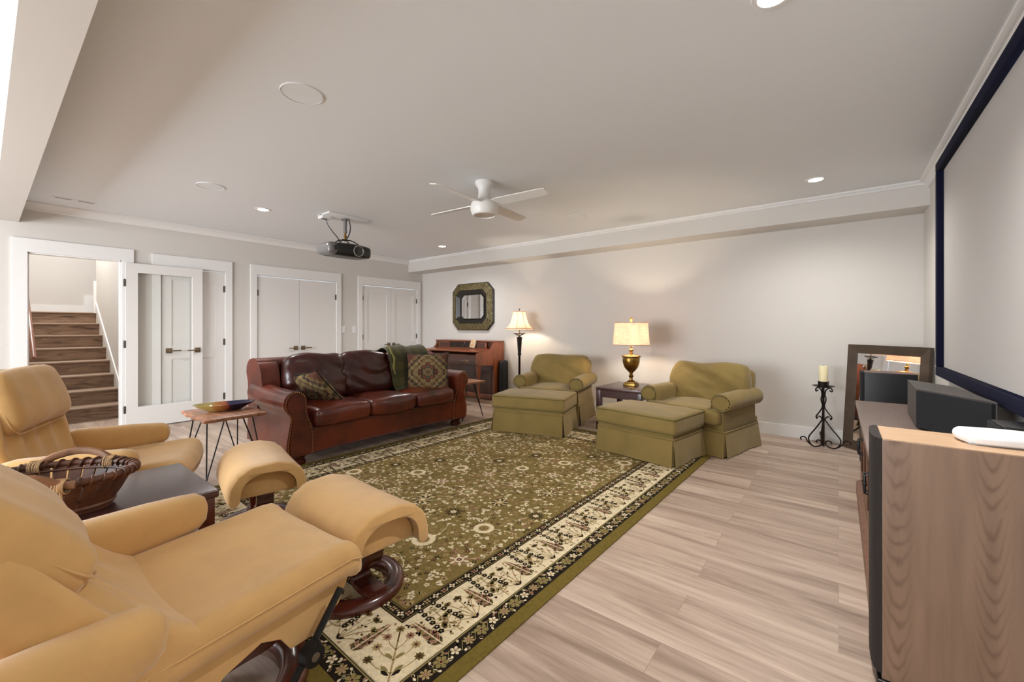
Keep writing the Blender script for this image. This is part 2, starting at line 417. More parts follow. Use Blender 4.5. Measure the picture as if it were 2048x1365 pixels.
def wr(amp, sc, seed=0, st=(1,1,1)):
    def f(o2, o):
        n = noise.noise_vector(Vector((o2.x*sc*st[0]+seed, o2.y*sc*st[1], o2.z*sc*st[2])))
        return o2 + n*amp
    return f

# ------------------------------------------------------------ the setting
XW, XE, YN, YS, H = -6.89, .66, 5.73, -3.6, 2.61
p = P().box(-7.05, XE+.1, YS-.1, YN+.1, -.06, 0); struct('floor', p, 'floor', smooth=0)
p = P().box(-10.2, -7.05, .1, 1.3, -.06, 0); struct('floor_stair_hall', p, 'floor', smooth=0)
p = P().box(XW-.1, XE+.1, YS-.1, YN+.1, H, H+.08); struct('ceiling', p, 'ceil', smooth=0)
p = P().box(XW-.1, XE+.1, YN, YN+.1, 0, H); struct('wall_north', p, 'wall', smooth=0)
p = P().box(XE, XE+.1, YS, YN, 0, H); struct('wall_east', p, 'wall', smooth=0)
# west wall with its four openings
OPEN = [(.31, 1.06, 2.07), (1.43, 2.15, 2.05), (2.56, 3.82, 2.05), (4.32, 5.58, 2.05)]
p = P(); y = YS
for a, b, t in OPEN:
    p.box(XW-.1, XW, y, a, 0, H); p.box(XW-.1, XW, a, b, t, H); y = b
p.box(XW-.1, XW, y, YN, 0, H); struct('wall_west', p, 'wall', smooth=0)
# south wall (behind the camera) with windows
p = P(); x = XW-.1
for a, b in WIN:
    p.box(x, a, YS-.1, YS, 0, H); p.box(a, b, YS-.1, YS, 0, .5); p.box(a, b, YS-.1, YS, 2.3, H); x = b
p.box(x, XE+.1, YS-.1, YS, 0, H); struct('wall_south', p, 'wall', smooth=0)
for i, (a, b) in enumerate(WIN):
    p = P(); T = .06
    p.box(a, b, YS-.06, YS-.02, .5, .5+T).box(a, b, YS-.06, YS-.02, 2.3-T, 2.3).box(a, a+T, YS-.06, YS-.02, .5, 2.3).box(b-T, b, YS-.06, YS-.02, .5, 2.3).box((a+b)/2-.025, (a+b)/2+.025, YS-.06, YS-.02, .5, 2.3)
    struct('window_%d' % (i+1), p, 'trim', smooth=0)
# soffits: drop over the north wall, and the beam near the camera
p = P().box(XW, XE, 5.37, YN, 2.377, H); struct('soffit_north', p, 'wall', smooth=0)
p = P().box(XW, XE, .08, .25, 2.38, H); struct('beam_south', p, 'wall', smooth=0)
# crown moulding
def crown(name, p0, p1, nrm, sz=.085):
    d = Vector(p1)-Vector(p0); L = d.length; d.normalize(); n_ = Vector(nrm)
    prof = [(0,0),(sz,0),(sz,-.012),(sz*.8,-.02),(sz*.62,-sz*.30),(sz*.3,-sz*.62),(.02,-sz*.8),(.02,-sz*.92),(.012,-sz),(0,-sz)]
    q = P(); vs = []
    for e in (Vector(p0), Vector(p1)):
        for a, b in prof: vs.append(e + n_*a + Vector((0,0,b)))
    k = len(prof); fs = [(i,(i+1) % k,(i+1) % k+k,i+k) for i in range(k)]+[tuple(range(k)),tuple(range(k,2*k))]
    q.add(vs, fs); return struct(name, q, 'trim', smooth=30)
crown('trim_1', (XW,.25,H), (XW,5.37,H), (1,0,0))
crown('trim_2', (XW,5.37,H), (XE,5.37,H), (0,-1,0), .045)
crown('trim_3', (XE,.25,H), (XE,5.37,H), (-1,0,0), .075)
def baseb(name, x0, x1, y0, y1):
    q = P().box(x0, x1, y0, y1, 0, .12)
    q.box(x0, x1, y0, y1, .12, .132); return struct(name, q, 'trim', smooth=0)
baseb('baseboard_north', XW, XE, YN-.016, YN); baseb('baseboard_east', XE-.016, XE, YS, YN-.016)
for i, (a, b) in enumerate([(YS, .20), (2.26, 2.49), (3.90, 4.22)]): baseb('baseboard_west_%d' % (i+1), XW, XW+.016, a, b)
# casings
def casing(name, a, b, t, w=.095, hh=.145):
    q = P(); x0, x1 = XW, XW+.022
    q.box(x0, x1, a-w, a, 0, t).box(x0, x1, b, b+w, 0, t).box(x0, x1, a-w, b+w, t, t+hh)
    q.box(XW-.1, x0, a, a+.012, 0, t).box(XW-.1, x0, b-.012, b, 0, t).box(XW-.1, x0, a, b, t-.012, t)
    return struct(name, q, 'trim', smooth=0)
for i, (a, b, t) in enumerate(OPEN): casing('trim_%d' % (i+4), a, b, t, w=.11 if i == 0 else .085)
# doors
def panel_door(q, y0, y1, z0, z1, x, th=.038, panels=None, st=.10):
    if not panels: q.box(x-th, x, y0, y1, z0, z1, .003); return
    q.box(x-th, x-.009, y0, y1, z0, z1)
    q.box(x-.0092, x, y0, y0+st, z0, z1); q.box(x-.0092, x, y1-st, y1, z0, z1)
    zs = [z0]+[z for pr in panels for z in pr]+[z1]
    for i in range(0, len(zs), 2): q.box(x-.0092, x, y0+st, y1-st, zs[i], zs[i+1])
def handle(parent, x, y, z, dy, sgn=1):
    q = P().box(x, x+.009, y-.033, y+.033, z-.033, z+.033, .003); q.cyl((x+.009,y,z), (x+.05,y,z), .011)
    q.box(x+.04, x+.056, min(y, y+dy)-(.01), max(y, y+dy)+.01, z-.009, z+.009, .003)
    o = obj('door_handle', q, 'nickel', parent); return o
def hinges(parent, x, y, zs):
    for z in zs: obj('hinge', P().cyl((x+.006,y,z-.045),(x+.006,y,z+.045),.008,n=8).box(x-.002,x+.004,y-.015,y+.015,z-.045,z+.045), 'hinge', parent)
xd = XW+.004
def doorset(idx, y0, y1, t, double, panels, hs):
    g = .003
    leaves = [(y0+.015, (y0+y1)/2-g), ((y0+y1)/2+g, y1-.015)] if double else [(y0+.015, y1-.015)]
    for k, (a, b) in enumerate(leaves):
        q = P(); panel_door(q, a, b, .012, t-.021, xd, panels=panels)
        d = struct('door_%d' % (idx+k), q, 'door', smooth=0)
        if double:
            hy = b-.055 if k == 0 else a+.055; handle(d, xd, hy, .925, -.11 if k == 0 else .11)
            hinges(d, xd, a-.006 if k == 0 else b+.006, hs)
        else:
            handle(d, xd, a+.07, .95, .11); hinges(d, xd, b+.006, hs)
doorset(1, 1.43, 2.15, 2.05, False, [(.22, .84), (1.00, 1.88)], (.28, 1.05, 1.80))
doorset(2, 2.56, 3.82, 2.05, True, None, (.25, 1.78))
doorset(4, 4.32, 5.58, 2.05, True, [(.22, .84), (.98, 1.90)], (.25, 1.08, 1.80))
# metal closer arm on closet door hinge
# open glass door lying back against the wall
q = P(); y0, y1, st = 1.085, 1.865, .115; X0, X1 = XW+.035, XW+.073
q.box(X0, X1, y0, y0+st, .012, 2.045, .002).box(X0, X1, y1-st, y1, .012, 2.045, .002).box(X0, X1, y0+st, y1-st, 1.93, 2.045, .002).box(X0, X1, y0+st, y1-st, .012, .27, .002)
d = struct('door_6', q, 'door', smooth=0)
obj('door_glass', P().box(X0+.016, X0+.021, y0+st-.004, y1-st+.004, .265, 1.935), 'glass', d, smooth=0)
handle(d, X1, y1-.06, .95, -.11); hinges(d, X1-.01, y0-.002, (.25, 1.05, 1.80))
# light switches on the west wall
sw = thing('light_switch', 'white light switch plate beside the right edge of the middle double doors', 'light switch', (XW, 3.955, 1.22), 0, 'white switch plates between the double doors')
obj('switch_plate', P().box(0, .006, -.037, .037, -.06, .06, .002), 'whiteplastic', sw, smooth=0)
obj('switch_rocker', P().box(.006, .010, -.016, .016, -.033, .033, .002), 'whiteplastic', sw, smooth=0)
dup(sw, (XW, 4.165, 1.22), 0, 'white light switch plate beside the left edge of the right double doors')
# stair hall beyond the opening
YR, YL = 1.22, .16
p = P().box(-11.6, XW-.1, YR, YR+.1, 0, 3.2); 
p.v = []; p.f = []; p.m = []
p.box(-10.03, XW-.1, YR, YR+.1, 0, 2.9); struct('wall_stair_right', p, 'wall', smooth=0)
p = P().box(-11.2, XW-.1, YL-.1, YL, 0, 4); struct('wall_stair_left', p, 'wall', smooth=0)
p = P().box(-11.3, -11.2, YL-.1, 3.2, 0, 4); struct('wall_stair_back', p, 'wall', smooth=0)
p = P().box(-11.2, -10.03, 3.0, 3.1, 0, 4); struct('wall_stair_end', p, 'wall', smooth=0)
p = P().box(-11.3, XW-.1, YL-.1, 3.2, 4, 4.08); struct('ceiling_stair', p, 'ceil', smooth=0)
p = P().box(-10.03, -9.93, 1.32, 3.2, 0, 4); struct('wall_stair_upper', p, 'wall', smooth=0)
st_ = bpy.data.objects.new('staircase', None); C.objects.link(st_); st_['kind'] = 'structure'
for i in range(8):
    x1 = -7.89-i*.305; z = (i+1)*.189
    xb = x1-.305 if i < 7 else -11.2
    obj('stair_step', P().box(xb, x1, YL, YR, max(0, z-.4), z-.02), 'riser', st_, smooth=0)
    obj('stair_nosing', P().box(xb, x1+.022, YL, YR, z-.022, z, .006), 'nosing', st_)
# upper flight turning right from the landing
for i in range(3): obj('stair_step', P().box(-11.2, -10.03, 1.38+i*.28, 3.0, 1.512, 1.512+(i+1)*.185), 'riser', st_, smooth=0)
p = P().prism([(-7.55, 0), (-7.87, .0), (-7.87, .26), (-10.03, 1.60), (-10.03, 1.72), (-7.87, .38), (-7.62, .20), (-7.55,.14)], YR-.014, YR, 'y'); struct('trim_8', p, 'trim', smooth=0)
p = P().box(-11.2, -11.185, YL, 1.20, 1.512, 1.66).box(-11.2, -11.17, 1.20, 1.40, 1.512, 1.86); struct('trim_9', p, 'trim', smooth=0)
p = P().box(-10.10, -10.0, 1.19, 1.235, 1.5, 2.05).box(XW-.16, XW-.1, 1.06, 1.22, 0, 2.9); struct('trim_10', p, 'trim', smooth=0)
hr = thing('handrail', 'reddish wood stair handrail just inside the doorway, at its left jamb', 'handrail', (0,0,0))
obj('rail', P().tube([(-7.28, .375, .90), (-7.34, .375, .93), (-10.0, .375, 2.55)], [.018,.026,.026], 10), M['piano'], hr)
for x_ in (-7.9, -9.4):
    zz = .93+(-7.34-x_)*.609
    obj('bracket', P().tube([(x_,.375,zz),(x_,.30,zz-.06),(x_,YL,zz-.07)], .008, 6), 'nickel', hr)

light('stair_fill', 'AREA', (-9.3, .75, 3.9), 48, (1, .96, .92), (0,0,0), shape='DISK', size=.5)  # added fill light to brighten the stairwell, no fixture behind it
light('stair_hall_fill', 'SPOT', (-7.5, .7, 2.8), 20, (1, .95, .9), (0,0,0), spot_size=R(150), spot_blend=1, shadow_soft_size=.08)  # second added fill at the stair foot, no lamp hangs there
# ------------------------------------------------------------ ceiling fixtures
rl = thing('recessed_light', 'round recessed ceiling light near the projector, above the sofa', 'ceiling light', (-5.2, 2.0, H), 0, 'recessed ceiling lights')
obj('trim_ring', P().lathe([(.055,-.001),(.058,-.006),(.078,-.005),(.082,0)], n=32), 'whiteplastic', rl)
obj('lens', P().lathe([(.0005,-.0035),(.056,-.0035),(.056,-.002)], n=32), 'led', rl)
def spot(x, y, e=62): light('downlight', 'SPOT', (x, y, H-.02), e, DOWN, (0,0,0), spot_size=R(150), spot_blend=1, shadow_soft_size=.05)
spot(-5.2, 2.0)
for x_, y_, lb in [(-5.2, 4.75, 'round recessed ceiling light in the far left corner by the dropped soffit'), (-.165, 4.72, 'round recessed ceiling light above the right armchair, near the screen wall'), (-.21, 2.0, 'bright recessed ceiling light cut off by the top edge of the picture')]:
    dup(rl, (x_, y_, H), 0, lb); spot(x_, y_, 105 if y_ == 2.0 else 62)
cs = thing('ceiling_speaker', 'large round flush speaker grille in the ceiling at upper left, the largest in view', 'ceiling speaker', (-2.45, 1.15, H), 0, 'round ceiling speakers')
obj('rim', P().lathe([(.109,0),(.109,-.006),(.113,-.006),(.115,0)], n=40), 'ceil', cs)
obj('grille', P().lathe([(.0005,-.004),(.107,-.004),(.107,-.002)], n=40), M['ceil'], cs)
dup(cs, (-4.74, 1.36, H), 0, 'round flush speaker grille in the ceiling left of the recessed light over the sofa')
dup(cs, (-2.53, 4.5, H), 0, 'small faint round speaker grille in the ceiling right of the fan, by the soffit')
vt = thing('ceiling_vent', 'slim dark-slotted air vent in the ceiling at far left above the stair doorway', 'vent', (-6.40, .62, H))
obj('vent_plate', P().box(-.035,.035,-.17,.17,-.004,0), 'ceil', vt, smooth=0)
for a in (-.085, .085): obj('vent_slot', P().box(-.012,.012,a-.06,a+.06,-.005,-.002), 'hinge', vt, smooth=0)

# ceiling fan
fan = thing('ceiling_fan', 'white four-blade ceiling fan hanging in the middle of the ceiling', 'ceiling fan', (-2.60, 2.90, 0), R(4))
obj('canopy', P().lathe([(.001,2.609),(.088,2.609),(.090,2.595),(.078,2.575),(.060,2.545),(.056,2.50),(.064,2.455),(.085,2.43),(.001,2.43)], n=40, cap=False), 'fanwhite', fan)
obj('motor_housing', P().lathe([(.001,2.435),(.095,2.435),(.122,2.41),(.132,2.375),(.128,2.335),(.112,2.30),(.098,2.295),(.096,2.305),(.001,2.305)], n=40, cap=False), 'fanwhite', fan)
obj('light_lens', P().lathe([(.001,2.302),(.094,2.302),(.094,2.306)], n=40), mat('frosted_fan_lens', (200, 190, 180), .4), fan)
for k in range(4):
    T = Matrix.Rotation(k*pi/2, 4, 'Z') @ Matrix.Translation((0,0,2.405)) @ Matrix.Rotation(R(-13), 4, 'X')
    q = P().prism([(.09,-.045),(.16,-.06),(.60,-.055),(.66,-.048),(.665,.03),(.62,.055),(.16,.06),(.09,.045)], -.004, .004, 'z', T=T)
    obj('blade', q, 'fanwhite', fan)

# projector
pr = thing('projector', 'black and silver projector hanging from the ceiling on a short pole', 'projector', (0,0,0))
def pf(o2, o):
    v = Vector(o2); k = v.y/.25; v.x -= .05*k*k; v.z *= 1-.12*k*k; return v
Tp = Tr(-4.78, 2.80, 2.195, 0, R(3), R(-3))
obj('body', P().soft(.34, .53, .155, .045, .008, n=8, T=Tp, fn=pf), 'blackplastic', pr)
obj('side_shell', P().soft(.345, .13, .145, .05, 0, n=6, T=Tp @ Tr(-.02,-.245,.003)), 'silver', pr)
obj('side_vent', P().box(.10,.17,-.245,-.215,-.02,.035, .008, T=Tp), 'blackplastic', pr)
obj('lens_ring', P().tube([Tp @ Vector((.166, .055+.062*cos(a*2*pi/32), .062*sin(a*2*pi/32))) for a in range(32)], .007, 8, closed=True), mat('brushed_lens_ring', (170,165,160), .3, .8), pr)
obj('lens', P().cyl((.10,.055,0),(.168,.055,0),.056,.05,32,T=Tp), 'lens', pr)
obj('mount_plate', P().box(-4.90,-4.66,2.50,3.02,H-.018,H-.001,.004).box(-4.93,-4.82,2.50,2.62,H-.05,H-.001,.006), 'whiteplastic', pr)
obj('pole', P().cyl((-4.80,2.78,H-.02),(-4.80,2.78,2.42),.020,n=16).cyl((-4.80,2.78,H-.03),(-4.80,2.78,H-.018),.05,n=20), 'silver', pr)
obj('swivel_joint', P().cyl((-4.80,2.78,2.43),(-4.80,2.78,2.33),.012).ball((-4.80,2.78,2.375),.02).ball((-4.80,2.78,2.335),.017), 'brass', pr)
q = P()
for a in range(4):
    an = pi/4+a*pi/2; q.tube(smoothpath([(-4.80,2.78,2.33),(-4.80+.07*cos(an),2.78+.09*sin(an),2.325),(-4.80+.13*cos(an),2.80+.2*sin(an),2.262)]), .007, 6)
obj('mount_arms', q, 'blackplastic', pr)
obj('power_cable', P().tube(smoothpath([(-4.86,2.56,H-.04),(-4.85,2.58,2.50),(-4.83,2.63,2.42),(-4.81,2.70,2.33),(-4.84,2.72,2.27)]), .006, 6).tube(smoothpath([(-4.78,2.82,H-.02),(-4.77,2.83,2.50),(-4.77,2.82,2.42),(-4.79,2.79,2.34)]), .007, 6), 'blackplastic', pr)
obj('cable_box', P().box(-4.90,-4.84,2.52,2.58,H-.052,H-.03), 'blackplastic', pr)

# ------------------------------------------------------------ projection screen
scn = thing('projection_screen', 'large projection screen in a navy velvet frame on the right wall', 'projection screen', (0,0,0))
sy0, sy1, sz0, sz1, fw = 1.60, 4.55, .884, 2.512, .07
q = P(); xo, xi = .588, .659
for (a0,a1,b0,b1) in ((sy0,sy1,sz0,sz0+fw),(sy0,sy1,sz1-fw,sz1),(sy0,sy0+fw,sz0+fw,sz1-fw),(sy1-fw,sy1,sz0+fw,sz1-fw)): q.box(xo, xi, a0, a1, b0, b1, .006)
obj('frame', q, 'navy', scn)
obj('screen_fabric', P().box(.625, .632, sy0+fw-.002, sy1-fw+.002, sz0+fw-.002, sz1-fw+.002), 'screenfab', scn, smooth=0)

# ------------------------------------------------------------ oriental rug: pattern is flat polygons set into the pile surface
RUGC = [('pile_olive', (126, 108, 62)), ('pile_black', (34, 27, 20)), ('pile_cream', (224, 208, 172)), ('pile_tan', (166, 142, 98)), ('pile_olive_dark', (92, 80, 42)),
        ('pile_wine', (78, 30, 28)), ('pile_rose', (160, 122, 96)), ('pile_sage', (138, 124, 76)), ('pile_border_olive', (110, 94, 42))]
rugm = [mat('rug_'+n, c, 1, var=.10, vscale=60, bump=.25, bscale=700, spec=.15) for n, c in RUGC]
OL, BK, CR, TN, OD, WN, RS, SG, BO = range(9)
rug = P(); RW, RL, RZ = 2.80, 3.80, .009
class Motif:
    def __init__(s, x, y, a=0, k=1): s.x, s.y, s.c, s.s, s.k = x, y, cos(a)*k, sin(a)*k, k; s.a = a
    def poly(s, pts, mi, lay):
        z = RZ+.00025*lay
        vs = [(s.x+px*s.c-py*s.s, s.y+px*s.s+py*s.c, z) for px, py in pts]
        rug.add(vs, [tuple(range(len(vs)))], mi)
    def disc(s, cx_, cy_, r, mi, lay, n=7, ry=None):
        s.poly([(cx_+r*cos(2*pi*i/n), cy_+(ry or r)*sin(2*pi*i/n)) for i in range(n)], mi, lay)
    def petal(s, cx_, cy_, a, L, W, mi, lay):
        u, v = (cos(a), sin(a)), (-sin(a), cos(a))
        s.poly([(cx_+u[0]*t*L+v[0]*q*W, cy_+u[1]*t*L+v[1]*q*W) for t, q in ((0,-.12),(.3,-.4),(.65,-.5),(1,0),(.65,.5),(.3,.4),(0,.12))], mi, lay)
    def flower(s, n, r0, L, W, mi, mc, lay, ph=0):
        for i in range(n):
            a = ph+2*pi*i/n; s.petal(r0*cos(a), r0*sin(a), a, L, W, mi, lay)
        if mc is not None: s.disc(0, 0, max(r0*1.2, L*.3), mc, lay+1)
    def line(s, pts, w_, mi, lay):
        for (x0,y0), (x1,y1) in zip(pts, pts[1:]):
            d = math.hypot(x1-x0, y1-y0) or 1; nx, ny = -(y1-y0)/d*w_/2, (x1-x0)/d*w_/2
            s.poly([(x0+nx,y0+ny),(x1+nx,y1+ny),(x1-nx,y1-ny),(x0-nx,y0-ny)], mi, lay)
g0, g1, g2, g3 = .062, .150, .385, .445           # olive edge | black floral | cream | black floral | field
rug.box(0, RW, 0, RL, 0, RZ-.0003, .003, BO)
def rect(x0, x1, y0, y1, mi, lay): Motif(0,0).poly([(x0,y0),(x1,y0),(x1,y1),(x0,y1)], mi, lay)
rect(g0, RW-g0, g0, RL-g0, BK, 0); rect(g1, RW-g1, g1, RL-g1, CR, 1); rect(g2, RW-g2, g2, RL-g2, BK, 2); rect(g3, RW-g3, g3, RL-g3, OL, 3)
for a, b, mi in ((g1-.010, g1-.004, SG), (g2+.006, g2+.010, OL), (g3-.008, g3-.004, OL)):
    lay = 4
    for (x0,x1,y0,y1) in ((a,RW-a,a,b),(a,RW-a,RL-b,RL-a),(a,b,a,RL-a),(RW-b,RW-a,a,RL-a)): rect(x0,x1,y0,y1,mi,lay)
rr = random.Random(3)
def along(off, fn, step):
    """walk the four sides at inset off; fn(x, y, angle of travel, index)"""
    segs = [((off,off),(RW-off,off),0),((RW-off,off),(RW-off,RL-off),pi/2),((RW-off,RL-off),(off,RL-off),pi),((off,RL-off),(off,off),-pi/2)]
    k = 0
    for (x0,y0),(x1,y1),a in segs:
        L = math.hypot(x1-x0,y1-y0); n = max(1, round(L/step))
        for i in range(n):
            t = (i+.5)/n; fn(x0+(x1-x0)*t, y0+(y1-y0)*t, a, k); k += 1
def outer(x, y, a, k):
    m = Motif(x, y, a)
    if k % 3 == 0:
        m.flower(6, .008, .024, .02, SG, TN, 5, .3); m.disc(0,0,.006,WN,8)
    elif k % 3 == 1: m.flower(5, .004, .019, .014, CR, RS, 5, rr.random())
    else: m.flower(7, .006, .020, .012, TN, RS, 5)
    for sx, sy in ((.034,.022),(.036,-.022)):
        for q in range(3): m.petal(sx, sy, rr.random()*6.3, .017, .011, rr.choice((CR,CR,SG,RS)), 5)
    m.line([(-.035,0),(-.02,.018),(0,.0),(.02,-.018),(.035,0)], .003, SG, 4.5)
along((g0+g1-.006)/2, outer, .072)
def inner(x, y, a, k):
    m = Motif(x, y, a)
    m.flower(4, .002, .016, .012, (CR, TN, CR, RS)[k % 4], BK, 5, .78*(k % 2)); m.petal(.026, .0, pi/2*(1 if k % 2 else -1), .014, .008, SG, 5); m.petal(.022,0,(k%4)*1.3,.012,.007,CR,5)
along((g2+g3)/2, inner, .05)
mid = (g1+g2)/2; half = (g2-g1)/2
def cream(x, y, a, k):
    m = Motif(x, y, a)                        # +y of the motif points to the rug centre
    t = k % 3
    if t == 0:                                # slanted cypress leaf
        s_ = Motif(x, y, a+.12)
        s_.line([(-.01,-half*.9),(.01,half*.82)], .005, CR, 7)
        for i in range(15):
            yy = -half*.8+i*half*1.5/15; L = .034*(1-(i/15)**1.6)+.008
            for sg in (-1, 1): s_.petal(yy*.1, yy, pi/2-sg*.75, L, .012, RS if i % 3 else OD, 5)
    elif t == 1:                              # flowering branch with black berries
        stem = [(0,-half*.92),(.006,-half*.4),(-.004,0),(.006,half*.5),(0,half*.85)]
        m.line(stem, .0045, TN, 5)
        for i in range(6):
            yy = -half*.62+i*half*.27
            for sg in (-1, 1):
                bx, by = sg*(.055-.004*i), yy+.03
                m.line([(0,yy),(sg*.03,yy+.005),(bx,by)], .003, TN, 5)
                mm = Motif(x, y, a); 
                for q in range(5):
                    an = q*1.257; m.disc(bx+.008*cos(an), by+.008*sin(an), .0066, BK, 6, 6)
                m.disc(bx, by, .0045, CR if i % 2 else SG, 8, 6)
                if i % 2 == 0: m.petal(sg*.02, yy+.014, pi/2+sg*.6, .022, .012, SG, 6)
        m.flower(5, .003, .018, .012, TN, WN, 6)
    else:                                     # leafy shrub of green trefoils
        for i, an in enumerate((-1.0, -.55, -.18, .18, .55, 1.0)):
            L = half*(1.35 if i in (2,3) else 1.15); ex, ey = L*sin(an), -half*.85+L*cos(an)
            m.line([(0,-half*.85),(ex*.45,-half*.85+L*.55*cos(an)),(ex,ey)], .004, TN, 5)
            mc = (OD, SG, OL, OD, SG, RS)[i]
            for q in (-.9, 0, .9): m.petal(ex, ey-.006, pi/2-an+q, .026, .02, mc, 6)
            m.disc(ex, ey, .004, WN, 8, 5)
            m.petal(ex*.6, -half*.85+L*.5*cos(an), pi/2-an+.9, .02, .010, (TN, RS, BK)[i % 3], 6)
            if i % 2: m.petal(ex*.8, ey-.05, pi/2-an-1, .016, .009, BK, 6)
        m.petal(0, -half*.85, pi/2+.8, .03, .012, BK, 6); m.petal(0, -half*.85, pi/2-.8, .03, .012, BK, 6)
along(mid, cream, .098)
def cream_fill(x, y, a, k):
    m = Motif(x, y, a)
    for q in range(5):
        c = rr.choice((SG, TN, TN, RS, OD)); px_, py_ = rr.uniform(-.025,.025), rr.uniform(-half*.9, half*.9)
        m.petal(px_, py_, rr.random()*6.28, .017, .010, c, 4.5)
        if rr.random() < .3: m.petal(px_, py_, rr.random()*6.28, .015, .009, BK, 4.7)
along(mid, cream_fill, .05)
for (cx_, cy_, a) in ((mid,mid,pi/4),(RW-mid,mid,3*pi/4),(RW-mid,RL-mid,-3*pi/4),(mid,RL-mid,-pi/4)):      # corner trees
    m = Motif(cx_, cy_, a-pi/2); rect(cx_-half*.98, cx_+half*.98, cy_-half*.98, cy_+half*.98, CR, 9)
    m.line([(0,-.13),(0,.12)], .007, TN, 10)
    for i, (dx, dy) in enumerate(((0,.13),(-.045,.09),(.045,.09),(-.075,.04),(.075,.04),(-.095,-.02),(.095,-.02))):
        m.line([(0,dy-.07),(dx*.6,dy-.04),(dx,dy)], .004, TN, 10); m2 = Motif(0,0)
        for q in range(8): m.petal(dx, dy, q*.785, .022, .010, (OL, RS, RS, TN, TN, OD, OD)[i], 11)
        m.disc(dx, dy, .005, WN, 13, 6)
    for dx, dy in ((.03,-.08),(-.03,-.08),(.055,-.06),(-.055,-.06),(.03,.0),(-.03,.0)): m.petal(dx*.2, dy-.02, pi/2-math.copysign(.9,dx), .04, .016, BK if dy < -.07 else SG, 11)
# field: palmettes on a jittered lattice, then small blossoms, leaves and vines between them
def palmette(x, y, a, k, kind):
    m = Motif(x, y, a, k)
    if kind == 0:
        for q in range(14): m.petal(.034*cos(q*.449), .034*sin(q*.449), q*.449, .024, .014, CR if q % 2 else RS, 6)
        m.disc(0,0,.038,CR,7,14); m.disc(0,0,.031,SG,8,12); m.flower(5,.003,.012,.010,CR,WN,9)
    elif kind == 1:
        m.disc(0,0,.050,CR,7,14); m.disc(0,0,.028,TN,8,10); m.disc(0,0,.022,OL,9,10); m.flower(5,.004,.010,.008,TN,WN,10)
    elif kind == 2:
        for q in range(16): m.petal(.022*cos(q*.393), .022*sin(q*.393), q*.393+.6, .032, .009, BK if q % 2 else CR, 6)
        m.disc(0,0,.026,TN,8,12); m.disc(0,0,.012,CR,9,8)
    elif kind == 3:
        for q in range(12): m.petal(.02*cos(q*.524), .02*sin(q*.524), q*.524, .030, .016, RS if q % 2 else CR, 6)
        m.disc(0,0,.022,CR,8,12); m.flower(6,.002,.012,.008,WN,CR,9)
    else:
        for q in range(12): m.petal(.016*cos(q*.524), .016*sin(q*.524), q*.524, .018, .009, BK, 6); m.petal(.03*cos(q*.524+.26), .03*sin(q*.524+.26), q*.524, .014, .008, BK, 6)
        m.flower(6,.002,.016,.010,CR,None,8)
pts = []
f0, f1x, f1y = g3+.05, RW-g3-.05, RL-g3-.05
def free(x, y, r): return all((x-a)**2+(y-b)**2 > (r+c)**2 for a, b, c in pts)
nx, ny = 6, 9
for i in range(nx):
    for j in range(ny):
        x = f0+.06+(f1x-f0-.12)*(i+(.5 if j % 2 else 0)*.8)/(nx-.6)+rr.uniform(-.02,.02); y = f0+.05+(f1y-f0-.1)*j/(ny-1)+rr.uniform(-.02,.02)
        if x > f1x: continue
        palmette(x, y, rr.random()*6, 1.15+.35*rr.random(), (i*2+j*3) % 5); pts.append((x, y, .058))
        for q in range(2):                    # curling vine from each palmette
            a = rr.random()*6.28; L = .15+.1*rr.random(); cv = rr.choice((-1,1))*(3+5*rr.random()); px, py, aa = x+.06*cos(a), y+.06*sin(a), a; ln = [(px,py)]
            for s_ in range(9):
                px += L/9*cos(aa); py += L/9*sin(aa); aa += cv*L/9; ln.append((min(max(px,f0-.03),f1x+.03),min(max(py,f0-.03),f1y+.03)))
                if s_ % 2: Motif(0,0).petal(ln[-1][0], ln[-1][1], aa+rr.choice((-1,1))*.9, .018, .009, rr.choice((CR,CR,TN)), 5)
            Motif(0,0).line(ln, .0042, CR if q == 0 else TN, 4.6)
for i in range(9000):
    x = rr.uniform(g3+.015, RW-g3-.015); y = rr.uniform(g3+.015, RL-g3-.015); t = rr.random(); r = .0145 if t > .3 else .018
    if not free(x, y, r*.72): continue
    pts.append((x, y, r)); m = Motif(x, y, rr.random()*6.28, 1.0+.45*rr.random())
    c = rr.choice((CR,CR,CR,CR,TN,TN,RS,SG))
    if t < .14: m.petal(0,-.012,pi/2+.5,.026,.017,c,5); m.petal(0,-.012,pi/2-.5,.026,.017,c,5)
    elif t < .3: m.flower(5,.003,.013,.011,c,rr.choice((BK,WN,OL)),5)
    elif t < .52: [m.petal(0,0,q,.015,.012,c,5) for q in (0,2.1,4.2)]
    elif t < .68: m.flower(4,.002,.010,.009,c,rr.choice((BK,WN,TN)),5)
    elif t < .80: m.petal(-.01,0,0,.022,.012,c,5)
    elif t < .88: m.flower(4,.002,.009,.008,WN,c,5)
    elif t < .94: m.flower(4,.002,.009,.008,BK,c,5)
    else: m.petal(-.01,0,0,.024,.008,OD,5); m.petal(-.01,0,.7,.02,.008,OD,5)
rug.prism([(0,0),(.006,-.0),(.006,.0),(0,.002)], 0, .01, 'x')
ro = obj('area_rug', rug, rugm, None, (-1.065-2.80*cos(R(-1.5)), .695+2.80*sin(R(1.5)), .0005), (0,0,R(-1.5)), smooth=0, nrm=False)
tag(ro, 'large olive green oriental rug with cream floral border on the plank floor', 'rug')

# ------------------------------------------------------------ burgundy leather sofa
sofa = thing('sofa', 'burgundy leather three-seat sofa with rolled arms and nailhead trim', 'sofa', (-4.25, 2.775, 0))
X = lambda x: x+4.25
HW = 1.13                                                   # half length of the sofa along y
